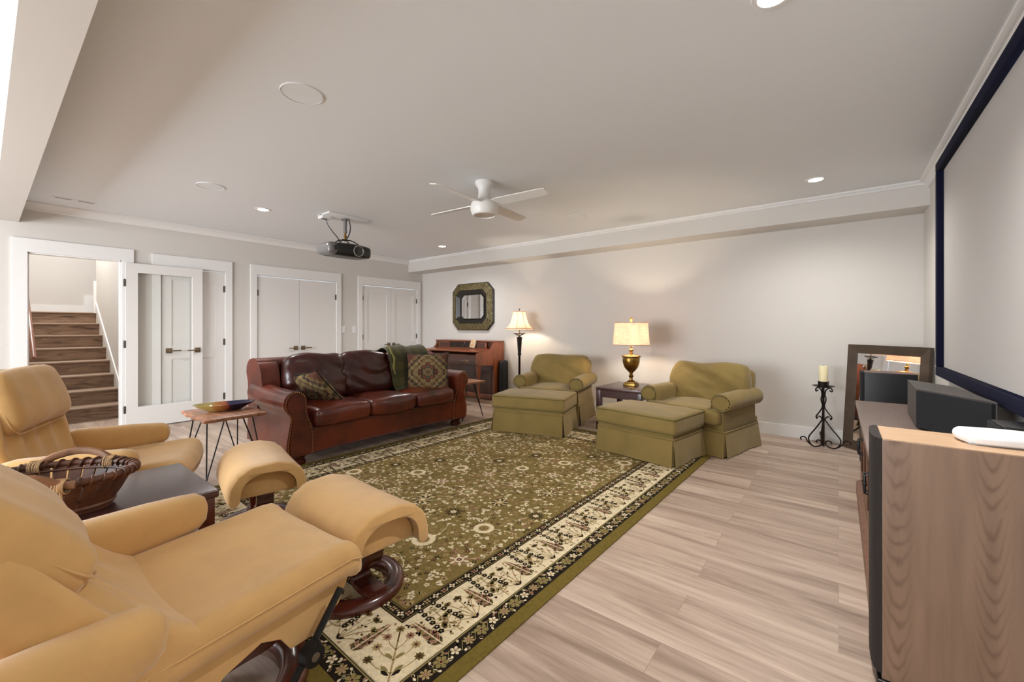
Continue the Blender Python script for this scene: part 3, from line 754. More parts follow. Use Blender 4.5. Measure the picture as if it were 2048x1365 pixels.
# base rail with a gently arched lower edge
q = P()
rail = [(-HW+.05, .085)]+[(-HW+.05+(2*HW-.1)*i/20, .085+.022*sin(pi*i/20)**.5) for i in range(1,20)]+[(HW-.05,.085),(HW-.05,.335),(-HW+.05,.335)]
q.prism(rail, -.40, .44, 'x'); obj('base_rail', q, 'leather', sofa, smooth=30)
obj('base_welt', P().tube([(.445, a, b+.006) for a, b in rail[:-2]], .008, 6).tube([(.446,-HW+.1,.33),(.446,HW-.1,.33)], .007, 6), 'leatherback', sofa)
# back frame: rolled top, seen over the arms as tall wings
bp = [(-.50,.12),(-.24,.12),(-.24,.80),(-.22,.86),(-.235,.915),(-.28,.94),(-.36,.945),(-.44,.93),(-.49,.885),(-.485,.84),(-.45,.80),(-.44,.70),(-.47,.45)]
q = P(); q.prism(bp, -HW+.03, HW-.03, 'y'); obj('back_frame', q, 'leather', sofa, smooth=60)
def arm_prof(sg):
    # (y,z) outline around the centre line of the arm, sg=+1 outward
    pr_ = [(.115,.10),(.125,.20),(.10,.36),(.085,.43),(.10,.475)]+[(.045+.105*cos(a), .575+.105*sin(a)) for a in [(-.75+.27*i) for i in range(14)]]+[(-.055,.50),(-.07,.44),(-.10,.37),(-.125,.28),(-.125,.10)]
    return [(sg*a, b) for a, b in pr_]
for sg, nm in ((-1,'left'),(1,'right')):
    q = P(); yc = sg*(HW-.13)
    prof = [(yc+a, b) for a, b in arm_prof(sg)]
    n = len(prof); secs = [(.445,1,0),(.42,1.0,0),(.30,1,.0),(.0,1,.015),(-.22,1.0,.05),(-.36,.98,.07)]; vs = []; fs = []
    for x, k, dz in secs:
        for a, b in prof: vs.append((x - (.02 if (x == .42) else 0)*0, yc+(a-yc)*k, .10+(b-.10)*(1+dz)))
    for j in range(len(secs)-1):
        for i in range(n): fs.append((j*n+i, j*n+(i+1)%n, (j+1)*n+(i+1)%n, (j+1)*n+i))
    fs += [tuple(range(n)), tuple(reversed(range((len(secs)-1)*n, len(secs)*n)))]
    q.add(vs, fs); arm = obj('arm', q, 'leather', sofa, smooth=50)
    # front scroll panel
    ins = [(yc+(a-yc)*.74+sg*.004, .10+(b-.10)*.965) for a, b in prof]
    obj('arm_front_panel', P().prism(ins, .445, .457, 'x'), 'leather', arm, smooth=40)
    q = P(); L = [Vector((0,a,b)) for a, b in [(yc+(a-yc)*.86+sg*.002, .10+(b-.10)*.985) for a, b in prof]]
    acc = 0; path = L
    for i in range(len(path)-1):
        a, b = path[i], path[i+1]; d = (b-a).length; t = -acc
        while t+.019 <= d: t += .019; pp = a+(b-a)*(t/d); q.ball((.448, pp.y, pp.z), .0065, 6)
        acc = d-t
    for i in range(24): q.ball((.448-.0*i, yc-sg*.11+sg*i*.0095, .112), .006, 6)
    obj('nailhead_trim', q, 'nail', arm)
    # wing at the back end of the arm
    wp = [(-.46,.50),(-.16,.52),(-.12,.66),(-.14,.80),(-.19,.89),(-.27,.925),(-.40,.92),(-.49,.87),(-.50,.80),(-.46,.70)]
    obj('back_wing', P().prism(wp, yc-.075+sg*.03, yc+.095*1+sg*.03, 'y'), 'leather', sofa, smooth=60)
# bun feet
for fx in (.37, -.42):
    for sg in (-1, 1):
        obj('foot', P().lathe([(.060,.008),(.068,.02),(.066,.045),(.052,.055),(.062,.068),(.066,.085),(.055,.10),(.058,.125),(.0,.125)], (fx, sg*(HW-.14), 0), 24, cap=True), 'cherry', sofa)
for i in range(3):
    yc = (i-1)*.585
    obj('seat_cushion', P().soft(.66, .58, .17, .06, .045, n=10, T=Tr(.155, yc, .405, 0, R(-2)), fn=wr(.010, 5, i*9, (1,1,1)), side=.015), 'leather', sofa)
    def fn(o2, o, i=i):
        n1 = noise.noise(Vector((o2.x*3, o2.y*3+i*5, o2.z*9)))
        v = Vector(o2); v.z += .02*n1*0; v.x += .026*noise.noise(Vector((i*7, o2.y*2.6, o2.z*11+sin(o2.y*6+i)*1.2)))*(1 if o2.x > 0 else .3); v.z += .022*noise.noise(Vector((i*3.3, o2.y*4.5, 2)))*(1 if o2.z > .1 else 0)+.02*cos(o2.y*5)*(1 if o2.z > .1 else 0); return v
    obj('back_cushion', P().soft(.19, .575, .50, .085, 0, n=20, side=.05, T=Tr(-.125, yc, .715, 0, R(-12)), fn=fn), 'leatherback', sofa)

# throw pillows on the sofa
def pillow(name, label, w_, T, seed, group):
    o = thing(name, label, 'pillow', (0,0,0), 0, group); n = 22; vs = []; fs = []; L = w_/2
    for sgn in (1, -1):
        for i in range(n+1):
            for j in range(n+1):
                a, b = -1+2*i/n, -1+2*j/n
                k = 1-.10*(1-a*a)*abs(b)**3; k2 = 1-.10*(1-b*b)*abs(a)**3
                e = max(0, (1-a*a)*(1-b*b))**.42
                vs.append((a*L*k2, b*L*k, sgn*(.068*e)+.012*noise.noise(Vector((a*2+seed, b*2, sgn)))))
    for s_ in (0, 1):
        o_ = s_*(n+1)*(n+1)
        for i in range(n):
            for j in range(n):
                f = (o_+i*(n+1)+j, o_+(i+1)*(n+1)+j, o_+(i+1)*(n+1)+j+1, o_+i*(n+1)+j+1); fs.append(f if s_ == 0 else tuple(reversed(f)))
    q = P().add(vs, fs); c = obj('cover', q, 'kilim', o); c.matrix_local = T
    edge = []
    for i in range(n): edge.append((-1+2*i/n, -1))
    for i in range(n): edge.append((1, -1+2*i/n))
    for i in range(n): edge.append((1-2*i/n, 1))
    for i in range(n): edge.append((-1, 1-2*i/n))
    pp = [(a*L*(1-.10*(1-b*b)*abs(a)**3), b*L*(1-.10*(1-a*a)*abs(b)**3), 0) for a, b in edge]
    pc = obj('piping', P().tube(pp, .006, 6, closed=True), M['black'], c); return o
# frames: local x,y in the cushion face, z outward
pillow('throw_pillow', 'tapestry pillow tipped against the left rolled arm of the sofa', .52, Tr(-4.17, 2.10, .61) @ Matrix(((.97,0,-.24,0),(.17,-.666,.72,0),(.17,.746,.646,0),(0,0,0,1))), 2, 'patterned tapestry pillows on the sofa')
pillow('throw_pillow', 'tapestry pillow with centre diamond propped near the right arm of the sofa', .53, Tr(-4.02, 3.43, .685) @ Matrix(((.62,-.26,.74,0),(.78,.2,-.59,0),(.0,.94,.33,0),(0,0,0,1))), 8, 'patterned tapestry pillows on the sofa')
# green throw blanket over the third back cushion
path = smoothpath([(-4.785, 0, .55),(-4.785,0,.80),(-4.76,0,.93),(-4.68,0,.965),(-4.55,0,.995),(-4.44,0,1.03),(-4.32,0,1.0),(-4.235,0,.89),(-4.215,0,.72),(-4.18,0,.56),(-4.13,0,.512)], 6)
q = P(); n = 22; vs = []; ys = [3.05+.57*i/n for i in range(n+1)]
for sgn in (0, 1):
    for k, pt in enumerate(path):
        for i, y in enumerate(ys):
            t = i/n; fold = .010*sin(t*9+k*.05)+.006*sin(t*21+1)
            nrm_ = (path[min(k+1,len(path)-1)]-path[max(k-1,0)]).normalized(); nv = Vector((nrm_.z, 0, -nrm_.x))*-1
            b = Vector((pt.x, y+.02*sin(k*.2)*(t-.5), pt.z)) + nv*(-(fold+.010)) 
            vs.append(b - nv*(.007*sgn))
m_ = len(path); w1 = n+1; fs = []
for s_ in (0, 1):
    for k in range(m_-1):
        for i in range(n):
            a = s_*m_*w1+k*w1+i; fs.append((a,a+1,a+w1+1,a+w1))
for k in range(m_-1):
    for i in (0, n): a = k*w1+i; fs.append((a, a+w1, a+w1+m_*w1, a+m_*w1))
for k in (0, m_-1):
    for i in range(n): a = k*w1+i; fs.append((a, a+1, a+1+m_*w1, a+m_*w1))
q.add(vs, fs)
th = thing('throw_blanket', 'olive green plaid throw draped over the right end of the sofa back', 'blanket', (0,0,0))
obj('cloth', q, 'throw', th, smooth=80)
fr = [Vector((a.x+.028, 3.06+.008*sin(i*.9), a.z+.006)) for i, a in enumerate(path[34:50])]
obj('fringed_edge', P().tube(fr, [.012+.003*sin(i*1.7) for i in range(len(fr))], 8), 'fringe', th)

# ------------------------------------------------------------ hairpin-leg side tables and bowl
def live_table(label, x, y, sx, sy, hh, rz=0):
    t = thing('side_table', label, 'side table', (x, y, 0), rz, 'live-edge side tables with hairpin legs')
    rr_ = random.Random(int(x*10)); n = 14; up = []; 
    e = lambda i, ph: .014*sin(i*1.3+ph)+.008*sin(i*2.9+ph)
    poly = [(-sx/2+sx*i/n, -sy/2+e(i,.4)*(.2 if i in (0,n) else 1)) for i in range(n+1)]+[(sx/2+.006*sin(i*2), -sy/2+sy*i/6) for i in range(1,6)]+[(sx/2-sx*i/n, sy/2+e(i,2.1)*(.2 if i in (0,n) else 1)) for i in range(n+1)]+[(-sx/2+.006*sin(i), sy/2-sy*i/6) for i in range(1,6)]
    q = P(); N = len(poly); rings = [(hh-.032,.955),(hh-.026,.985),(hh-.012,1.0),(hh-.004,.995),(hh,.975)]; vs = [(a*k, b*k, z) for z, k in rings for a, b in poly]
    fs = [(j*N+i, j*N+(i+1)%N, (j+1)*N+(i+1)%N, (j+1)*N+i) for j in range(4) for i in range(N)]+[tuple(reversed(range(N))), tuple(range(4*N,5*N))]
    obj('tabletop', q.add(vs, fs), 'live', t, smooth=50)
    for a in (-1, 1):
        for b in (-1, 1):
            ft = Vector((a*(sx/2-.02), b*(sy/2-.02), .006)); t1 = Vector((a*(sx/2-.05)-a*.10, b*(sy/2-.06), hh-.034)); t2 = Vector((a*(sx/2-.07), b*(sy/2-.05)-b*.11, hh-.034))
            q = P().tube(smoothpath([t1, ft+(t1-ft)*.05, ft, ft+(t2-ft)*.05, t2], 5), .0056, 8)
            q.box(a*(sx/2-.11)-.05, a*(sx/2-.11)+.05, b*(sy/2-.10)-.05, b*(sy/2-.10)+.05, hh-.038, hh-.032)
            obj('leg', q, 'black', t)
    return t
live_table('live-edge wooden side table on black hairpin legs holding the glazed bowl', -4.32, 1.335, .64, .46, .505)
live_table('live-edge wooden side table half hidden behind the right arm of the sofa', -4.25, 4.19, .60, .44, .505)
bw = thing('bowl', 'shallow oval glazed bowl, mustard and cobalt blue, on the hairpin table', 'bowl', (-4.36, 1.36, .506), R(75))
q = P(); n = 40; outer_ = [(.42,.0),(.52,.0),(.66,.014),(.86,.038),(1.0,.062)]; inner_ = [(.985,.064),(.84,.046),(.62,.024),(.3,.012),(.001,.010)]
vs = []; 
for k, z in outer_+inner_:
    for i in range(n): a = 2*pi*i/n; vs.append((.235*k*cos(a), .125*k*sin(a), z+.006*(abs(cos(a))**3)*(k > .6)))
fs = [(j*n+i, j*n+(i+1)%n, (j+1)*n+(i+1)%n, (j+1)*n+i) for j in range(len(outer_+inner_)-1) for i in range(n)]+[tuple(reversed(range(n))), tuple(range((len(outer_+inner_)-1)*n, len(outer_+inner_)*n))]
obj('bowl_body', q.add(vs, fs), 'bowl', bw, smooth=60)

# ------------------------------------------------------------ green slipcovered armchairs and ottomans
def skirt(q, sx, sy, z0, z1, flare=.018, mi=0, cx_=0, cy_=0):
    """four separate skirt panels that flare to the floor, leaving a kick pleat at each corner, plus pleat backing"""
    t = .006
    for ax in (0, 1):
        for sg in (-1, 1):
            L = (sx if ax == 0 else sy)/2-.012; D = (sy if ax == 0 else sx)/2; n = 14; m_ = 5; vs = []
            for sd in (0, 1):
                for j in range(m_+1):
                    for i in range(n+1):
                        u_ = -1+2*i/n; v_ = j/m_; fl_ = flare*(1-v_)*(1+.35*cos(u_*5+ax+sg))+ .012*(1-v_)*abs(u_)**6
                        a = u_*(L+.006*(1-v_)); b = sg*(D+fl_-t*sd); z = z0+(z1-z0)*v_ + .006*(1-v_)*(1-abs(u_)**2)
                        vs.append(((a,b) if ax == 0 else (b,a))+(z,))
            w1 = n+1; fs = []; K = (m_+1)*w1
            for sd in (0, 1):
                for j in range(m_):
                    for i in range(n): a = sd*K+j*w1+i; fs.append((a,a+1,a+w1+1,a+w1))
            for j in range(m_):
                for i in (0, n): a = j*w1+i; fs.append((a, a+w1, a+w1+K, a+K))
            for j in (0, m_):
                for i in range(n): a = j*w1+i; fs.append((a, a+1, a+1+K, a+K))
            q.add([(x+cx_, y+cy_, z) for x, y, z in vs], fs, mi)
    for sx_ in (-1, 1):
        for sy_ in (-1, 1): q.box(cx_+sx_*(sx/2-.006), cx_+sx_*(sx/2-.05), cy_+sy_*(sy/2-.006), cy_+sy_*(sy/2-.05), z0+.008, z1, .004, mi)
def rrect(sx, sy, r, z, n=5):
    out = []
    for cx_, cy_, a0 in ((sx/2-r, sy/2-r, 0),(-sx/2+r, sy/2-r, pi/2),(-sx/2+r,-sy/2+r, pi),(sx/2-r,-sy/2+r, 1.5*pi)):
        for i in range(n+1): a = a0+pi/2*i/n; out.append((cx_+r*cos(a), cy_+r*sin(a), z))
    return out
def make_ottoman(label, loc, rz, sx=.86, sy=.62):
    t = thing('ottoman', label, 'ottoman', loc, rz, 'olive green skirted ottomans')
    q = P(); skirt(q, sx-.03, sy-.03, .004, .245); obj('skirt', q, 'green', t, smooth=50)
    q = P().box(-sx/2+.02, sx/2-.02, -sy/2+.02, sy/2-.02, .22, .29, .012); q.tube(rrect(sx-.025, sy-.025, .03, .247), .006, 6, closed=True)
    obj('deck_band', q, 'green', t)
    c = obj('cushion', P().soft(sx, sy, .155, .035, .022, n=12, T=Tr(0,0,.362), fn=wr(.005, 6, rz*10), side=.008), 'green', t)
    q = P().tube(rrect(sx+.002, sy+.002, .035, .424), .0055, 6, closed=True).tube(rrect(sx+.002, sy+.002, .035, .296), .0055, 6, closed=True)
    obj('piping', q, 'greenpipe', c); return t
def make_armchair(label, loc, rz):
    # front is -y
    t = thing('armchair', label, 'armchair', loc, rz, 'olive green slipcovered armchairs')
    W_, D_ = .86, .80
    q = P(); skirt(q, W_, D_-.02, .004, .25); obj('skirt', q, 'green', t, smooth=50)
    q = P().box(-W_/2+.012, W_/2-.012, -D_/2+.02, D_/2, .22, .31, .015); q.tube(rrect(W_+.004, D_-.01, .03, .25), .006, 6, closed=True); obj('seat_deck', q, 'green', t)
    # arms: upright panel with a padded roll flaring outward
    for sg in (-1, 1):
        xc = sg*(W_/2-.075)
        prof = [(xc-sg*.07,.24),(xc+sg*.065,.24),(xc+sg*.06,.44)]+[(xc+sg*(.035+.105*cos(a)), .525+.088*sin(a)) for a in [-.8+.26*i for i in range(15)]]+[(xc-sg*.065,.42)]
        secs = [(-.375,.86,.99),(-.39,.93,1.0),(-.37,1.0,1),(-.2,1,1),(.1,1.02,1.01),(.34,1.0,1.0)]
        n = len(prof); vs = []; fs = []
        for y, k, kz in secs:
            for a, b in prof:
                cx0 = xc+sg*.03; rr2 = noise.noise(Vector((a*4, y*6, b*4)))*.012
                vs.append((cx0+(a-cx0)*k+rr2, y, .24+(b-.24)*kz+rr2*.7 if b > .3 else b))
        for j in range(len(secs)-1):
            for i in range(n): fs.append((j*n+i, j*n+(i+1)%n, (j+1)*n+(i+1)%n, (j+1)*n+i))
        fs += [tuple(range(n)), tuple(reversed(range((len(secs)-1)*n, len(secs)*n)))]
        a_ = obj('arm', P().add(vs, fs), 'green', t, smooth=60)
        fp = [(xc+sg*(.035+(.078+.008*(i%2))*cos(a)), .525+(.062+.008*(i%2))*sin(a)) for i, a in [(i, 2*pi*i/28) for i in range(28)]]
        obj('arm_front_cap', P().prism(fp, -.397, -.384, 'y').tube([(a, -.388, b) for a, b in [(xc+sg*(.035+.092*cos(k)), .525+.076*sin(k)) for k in [2*pi*i/24 for i in range(24)]]], .006, 6, closed=True), 'green', a_)
    # back frame behind the cushion
    obj('back_frame', P().soft(W_-.06, .15, .56, .06, 0, n=5, T=Tr(0, .335, .52, R(-8)), side=.008), 'green', t)
    c = obj('seat_cushion', P().soft(.60, .68, .15, .04, .025, n=12, T=Tr(0, -.08, .385), fn=wr(.008, 5, 3), side=.008).soft(.78, .14, .15, .04, .0, n=4, T=Tr(0, -.375, .383), fn=wr(.006,5,5)), 'green', t)
    obj('piping', P().tube([(-.395,-.43,.445),(.395,-.43,.445)], .005, 6).tube([(-.395,-.43,.322),(.395,-.43,.322)], .005, 6), 'greenpipe', c)
    def fn(o2, o):
        v = Vector(o2); front = 1 if o2.y < 0 else .2
        v.y += .030*front*noise.noise(Vector((o2.x*1.7, 1, o2.z*10+o2.x*4))); 
        v.z += .030*noise.noise(Vector((o2.x*3.0+loc[0], 4, 2)))*(1 if o2.z > 0 else .3)
        if o2.z < -.08: v.x *= 1-.10*(-(o2.z+.08))/.15; v.y -= .03*(-(o2.z+.08))/.15*front
        return v
    obj('back_cushion', P().soft(.76, .19, .46, .075, 0, n=22, T=Tr(0, .17, .635, R(-14)), side=.055, fn=fn), 'green', t)
    return t
make_ottoman('olive green skirted ottoman in front of the left armchair, nearer the sofa', (-2.935, 4.205, .0085), R(15.5), .90, .62)
make_ottoman('olive green skirted ottoman in front of the right armchair, nearer the camera', (-1.495, 4.125, .0085), R(-9), .84, .64)
make_armchair('olive green armchair standing between the floor lamp and the table lamp', (-3.10, 4.96, 0), R(14))
make_armchair('olive green armchair to the right of the table lamp, nearest the screen wall', (-1.18, 4.84, 0), R(-13))

# ------------------------------------------------------------ end table with lamp
et = thing('end_table', 'dark mahogany end table under the table lamp, between the green armchairs', 'end table', (-2.07, 5.02, 0))
q = P().box(-.29, .29, -.34, .34, .485, .52, .006); obj('tabletop', q, 'darkwood', et)
obj('apron', P().box(-.275,.275,-.325,-.30,.40,.485).box(-.275,.275,.30,.325,.40,.485).box(-.275,-.25,-.3,.3,.40,.485).box(.25,.275,-.3,.3,.40,.485), 'darkwood', et, smooth=0)
for a in (-1, 1):
    for b in (-1, 1): obj('leg', P().box(a*.285, a*.225, b*.335, b*.275, 0, .485, .004), 'darkwood', et)
tl = thing('table_lamp', 'brass urn table lamp with a lit linen drum shade on the end table', 'table lamp', (-2.05, 5.04, .521))
obj('base', P().box(-.075,.075,-.075,.075,0,.035,.004).box(-.062,.062,-.062,.062,.035,.05,.004), 'brass', tl)
obj('urn', P().lathe([(.045,.05),(.048,.06),(.022,.075),(.018,.10),(.030,.115),(.032,.125),(.018,.14),(.022,.165),(.05,.19),(.085,.235),(.102,.29),(.105,.34),(.100,.355),(.116,.362),(.118,.375),(.095,.385),(.05,.392),(.022,.40),(.016,.43),(.030,.445),(.030,.455),(.012,.47),(.012,.5),(.001,.5)], n=40, cap=False), 'brass', tl)
obj('harp', P().tube([(.05*cos(a), 0, .60+.12*sin(a)) for a in [-1.2+.2*i for i in range(0, 28)]], .003, 6), 'gold', tl)
sh = obj('lamp_shade', P().lathe([(.222,.515),(.200,.795),(.197,.795),(.219,.515),(.222,.515)], n=48, cap=False), 'shade_linen', tl, smooth=60)
for r_, z_ in ((.222,.517),(.2,.794)): obj('shade_trim', P().tube([(r_*cos(a), r_*sin(a), z_) for a in [2*pi*i/48 for i in range(48)]], .003, 6, closed=True), 'shade_trim', sh)
obj('finial', P().lathe([(.001,.80),(.012,.80),(.012,.812),(.022,.83),(.020,.845),(.008,.86),(.001,.862)], n=20, cap=False), 'gold', tl)
obj('bulb', P().ball((0,0,.565), .022), 'bulb', tl)
light('table_lamp_light', 'POINT', (0,0,.615), 13, WARM, parent=tl, shadow_soft_size=.03)

# floor lamp
fl_ = thing('floor_lamp', 'tall dark bronze floor lamp with a lit bell shade behind the left armchair', 'floor lamp', (-4.05, 5.36, 0))
obj('base', P().lathe([(.001,.0),(.15,.0),(.15,.015),(.13,.03),(.05,.045),(.03,.09),(.001,.09)], n=36, cap=False), 'iron', fl_)
obj('pole', P().lathe([(.018,.08),(.018,.80),(.028,.815),(.030,.835),(.024,.85),(.027,.87),(.040,1.05),(.046,1.10),(.001,1.10)], n=24), 'iron', fl_)
q = P()
for k in range(4):
    a = k*pi/2; q.tube([(.04*cos(a),.04*sin(a),1.06),(.012*cos(a),.012*sin(a),1.12),(.085*cos(a),.085*sin(a),1.152)], .007, 6)
q.tube([(.088*cos(a), .088*sin(a), 1.155) for a in [2*pi*i/24 for i in range(24)]], .008, 6, closed=True)
obj('candelabra_ring', q, 'iron', fl_); obj('socket', P().cyl((0,0,1.10),(0,0,1.30),.012), 'nickel', fl_)
bell = [(.225,1.215),(.228,1.235),(.195,1.26),(.150,1.32),(.122,1.40),(.106,1.47),(.100,1.51)]
vs = []; n = 48
q = P().lathe(bell+[(r-.003, z) for r, z in reversed(bell)]+[bell[0]], n=n, cap=False); sh = obj('lamp_shade', q, 'shade_silk', fl_, smooth=60)
q = P()
for r, z in ((.226,1.215),(.228,1.238),(.101,1.51)): q.tube([(r*cos(a), r*sin(a), z) for a in [2*pi*i/40 for i in range(40)]], .004, 6, closed=True)
for k in range(8):
    a = k*pi/4+.4; q.tube([((r+.001)*cos(a),(r+.001)*sin(a),z) for r, z in bell], .0025, 5)
obj('shade_trim', q, 'shade_trim', sh)
obj('finial', P().lathe([(.001,1.50),(.003,1.50),(.003,1.53),(.010,1.54),(.008,1.555),(.001,1.56)], n=12, cap=False), 'iron', fl_)
obj('bulb', P().ball((0,0,1.25), .02), 'bulb', fl_)
light('floor_lamp_light', 'POINT', (0,0,1.30), 8.5, WARM, parent=fl_, shadow_soft_size=.03)

# ------------------------------------------------------------ spinet piano
pn = thing('piano', 'reddish walnut spinet piano standing against the far wall under the octagonal mirror', 'piano', (-5.39, 5.70, 0))
HWp = .74                                                     # half width; local y runs into the room as negative
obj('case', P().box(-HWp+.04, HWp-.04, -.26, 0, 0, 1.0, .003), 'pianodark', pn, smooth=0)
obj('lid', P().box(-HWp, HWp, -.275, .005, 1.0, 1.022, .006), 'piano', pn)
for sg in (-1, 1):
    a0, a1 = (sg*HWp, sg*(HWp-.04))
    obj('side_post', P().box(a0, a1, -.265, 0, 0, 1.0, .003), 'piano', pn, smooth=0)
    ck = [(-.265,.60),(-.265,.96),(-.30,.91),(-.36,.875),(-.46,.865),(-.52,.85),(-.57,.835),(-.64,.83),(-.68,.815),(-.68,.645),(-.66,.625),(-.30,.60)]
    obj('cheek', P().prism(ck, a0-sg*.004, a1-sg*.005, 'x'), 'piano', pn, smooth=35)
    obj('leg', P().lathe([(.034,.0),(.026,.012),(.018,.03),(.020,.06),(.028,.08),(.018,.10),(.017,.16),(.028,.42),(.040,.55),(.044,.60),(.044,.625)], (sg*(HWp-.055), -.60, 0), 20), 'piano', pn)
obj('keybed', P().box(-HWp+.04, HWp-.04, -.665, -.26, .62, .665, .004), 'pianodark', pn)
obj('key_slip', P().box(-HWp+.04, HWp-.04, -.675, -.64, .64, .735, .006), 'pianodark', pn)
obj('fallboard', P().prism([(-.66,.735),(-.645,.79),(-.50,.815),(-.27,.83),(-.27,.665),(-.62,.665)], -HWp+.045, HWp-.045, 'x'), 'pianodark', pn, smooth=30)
obj('top_shelf', P().prism([(-.62,.842),(-.60,.862),(-.27,.885),(-.27,.85),(-.60,.83)], -HWp+.04, HWp-.04, 'x'), 'piano', pn, smooth=30)
q = P()
for i in range(7): q.box(.52-.0+i*.016-.03, .53+i*.016-.03, -.669, -.667, .70+(.004 if i % 2 else 0), .716, 0)
q.box(.47,.62,-.6775,-.6755,.697,.701)
obj('gilt_emblem', P().box(.45,.47,-.678,-.675,.690,.705,.002).box(.475,.485,-.678,-.675,.688,.698).box(.50,.53,-.678,-.675,.692,.703,.002).box(.36,.40,-.678,-.675,.694,.700), 'gilt', pn, smooth=0)
md = obj('music_desk', P().box(-.60, .60, -.315, -.295, .885, .992, .003).box(-.62,.62,-.34,-.26,.882,.892,.003), 'piano', pn)
for a_, b_ in ((-.57,-.34),(.34,.57)): obj('desk_panel', P().box(a_,b_,-.320,-.314,.90,.98), 'pianodark', md, smooth=0)
q = P()
for x0, x1 in ((-.30,-.10),(-.10,.10),(.10,.30)):
    xm = (x0+x1)/2
    for sg in (-1,1):
        q.tube([(xm+sg*a, -.318, z) for a, z in ((.095,.895),(.06,.91),(.085,.93),(.05,.95),(.09,.972),(.07,.985))], .006, 6)
    q.tube([(x0,-.318,.985),(xm,-.318,.990),(x1,-.318,.985)], .006, 6)
obj('carved_fretwork', q, 'cherry', md); obj('fret_backing', P().box(-.32,.32,-.3165,-.3145,.895,.99), M['ebony'], md, smooth=0)
obj('lower_panel', P().box(-HWp+.07, HWp-.07, -.268, -.258, .12, .58, .003), 'pianodark', pn); obj('toe_rail', P().box(-HWp+.03, HWp-.03, -.30, -.24, .02, .10, .004), 'piano', pn)
q = P()
for i in (-1,0,1): q.box(i*.07-.018, i*.07+.018, -.37, -.26, .05, .062, .004)
obj('pedals', q, 'brass', pn)
bk = thing('songbook', 'tan songbook with red lettering leaning on the piano music desk', 'book', (-5.09, 5.36, .893), R(-4))
Tb = Tr(0,0,.0, R(-17), 0, 0) @ Tr(0,0,0,0,R(4))
obj('cover', P().box(-.062,.062,-.026,.0,0,.150,.003,T=Tb), 'bookcover', bk); obj('pages', P().box(-.058,.066,-.0235,-.0025,.003,.147,T=Tb), 'paper', bk, smooth=0)
q = P()
for z, a, b in ((.052,-.04,.035),(.058,-.035,.04),(.025,-.045,.03),(.031,-.04,.02),(.090,-.035,.035),(.125,-.03,.0)):
    x = a; r_ = random.Random(int(z*1000))
    while x < b: w_ = r_.uniform(.004,.009); q.box(x, x+w_, -.0268, -.0258, z, z+.0045, T=Tb); x += w_+.003
obj('cover_lettering', q, 'red', bk, smooth=0)
pb = thing('piano_bench', 'dark piano bench with a pale edge tucked under the keyboard behind the sofa', 'bench', (-5.18, 4.72, 0))
obj('seat', P().box(-.38,.38,-.17,.17,.50,.535,.006), 'pianodark', pb); obj('seat_edge', P().box(-.385,.385,-.176,.176,.535,.545,.004), mat('pale_bench_top', (150,136,124), .25), pb)
obj('bench_apron', P().box(-.34,.34,-.14,.14,.43,.50,.004), 'pianodark', pb)
for a in (-1,1):
    for b in (-1,1): obj('leg', P().cyl((a*.33,b*.13,0),(a*.33,b*.13,.5),.018,.026,12), 'pianodark', pb)
gc = thing('instrument_case', 'black rounded case standing upright between the piano and the far wall', 'case', (-4.58, 5.60, 0))
obj('case_shell', P().soft(.09,.20,.68,.04,0,n=4,T=Tr(0,0,.345)), 'blackplastic', gc); obj('carry_handle', P().tube([(.045,-.05,.30),(.07,-.04,.30),(.07,.04,.30),(.045,.05,.30)], .008, 8), 'blackplastic', gc)

# octagonal wall mirror
M['emboss_plain'] = M['emboss']
wm = thing('wall_mirror', 'octagonal wall mirror with an embossed bronze frame above the piano', 'mirror', (-5.42, 5.73, 1.645))
def octo(wx, hz, c): return [(-wx+c,-hz),(wx-c,-hz),(wx,-hz+c),(wx,hz-c),(wx-c,hz),(-wx+c,hz),(-wx,hz-c),(-wx,-hz+c)]
def ring(q, o, i, yo, yi, mi=0, seg=range(8)):
    for k in seg:
        a, b = o[k], o[(k+1)%8]; c, d = i[(k+1)%8], i[k]
        q.add([(a[0],yo,a[1]),(b[0],yo,b[1]),(c[0],yi,c[1]),(d[0],yi,d[1])], [(0,1,2,3)], mi)
o0 = octo(.525,.445,.145); o1 = octo(.515,.435,.14); i1 = octo(.395,.315,.10); i2 = octo(.385,.305,.095); i3 = octo(.31,.235,.065); i4 = octo(.295,.22,.06)
q = P(); ring(q, o0, o0, 0, -.028); ring(q, o0, o1, -.028, -.034); ring(q, i1, i2, -.066, -.060); ring(q, i2, i3, -.060, -.030); ring(q, i3, i3, -.030, -.042); ring(q, i3, i4, -.042, -.042); ring(q, i4, i4, -.042, -.022); ring(q, o0, i4, -.001, -.001)
obj('frame', q, 'ebony', wm, smooth=0, nrm=False)
for k in range(8):
    q = P(); sc_ = .012; a, b, c, d = [Vector((v[0],0,v[1])) for v in (o1[k], o1[(k+1)%8], i1[(k+1)%8], i1[k])]
    cen = (a+b+c+d)/4; pts_ = [(cen+(v-cen)*(1-sc_*1.4), y) for v, y in ((a,-.034),(b,-.034),(c,-.066),(d,-.066))]
    vs = [(v.x,y-.008,v.z) for v, y in pts_]+[(v.x,y+.02,v.z) for v, y in pts_]
    q.add(vs, [(0,1,2,3),(4,7,6,5),(0,4,5,1),(1,5,6,2),(2,6,7,3),(3,7,4,0)]); obj('embossed_panel', q, 'emboss' if k % 2 == 0 else M['emboss_plain'] if 'emboss_plain' in M else 'emboss', wm, smooth=0)
obj('mirror_glass', P().prism(octo(.30,.225,.062), -.024, -.020, 'y'), 'mirror', wm, smooth=0)

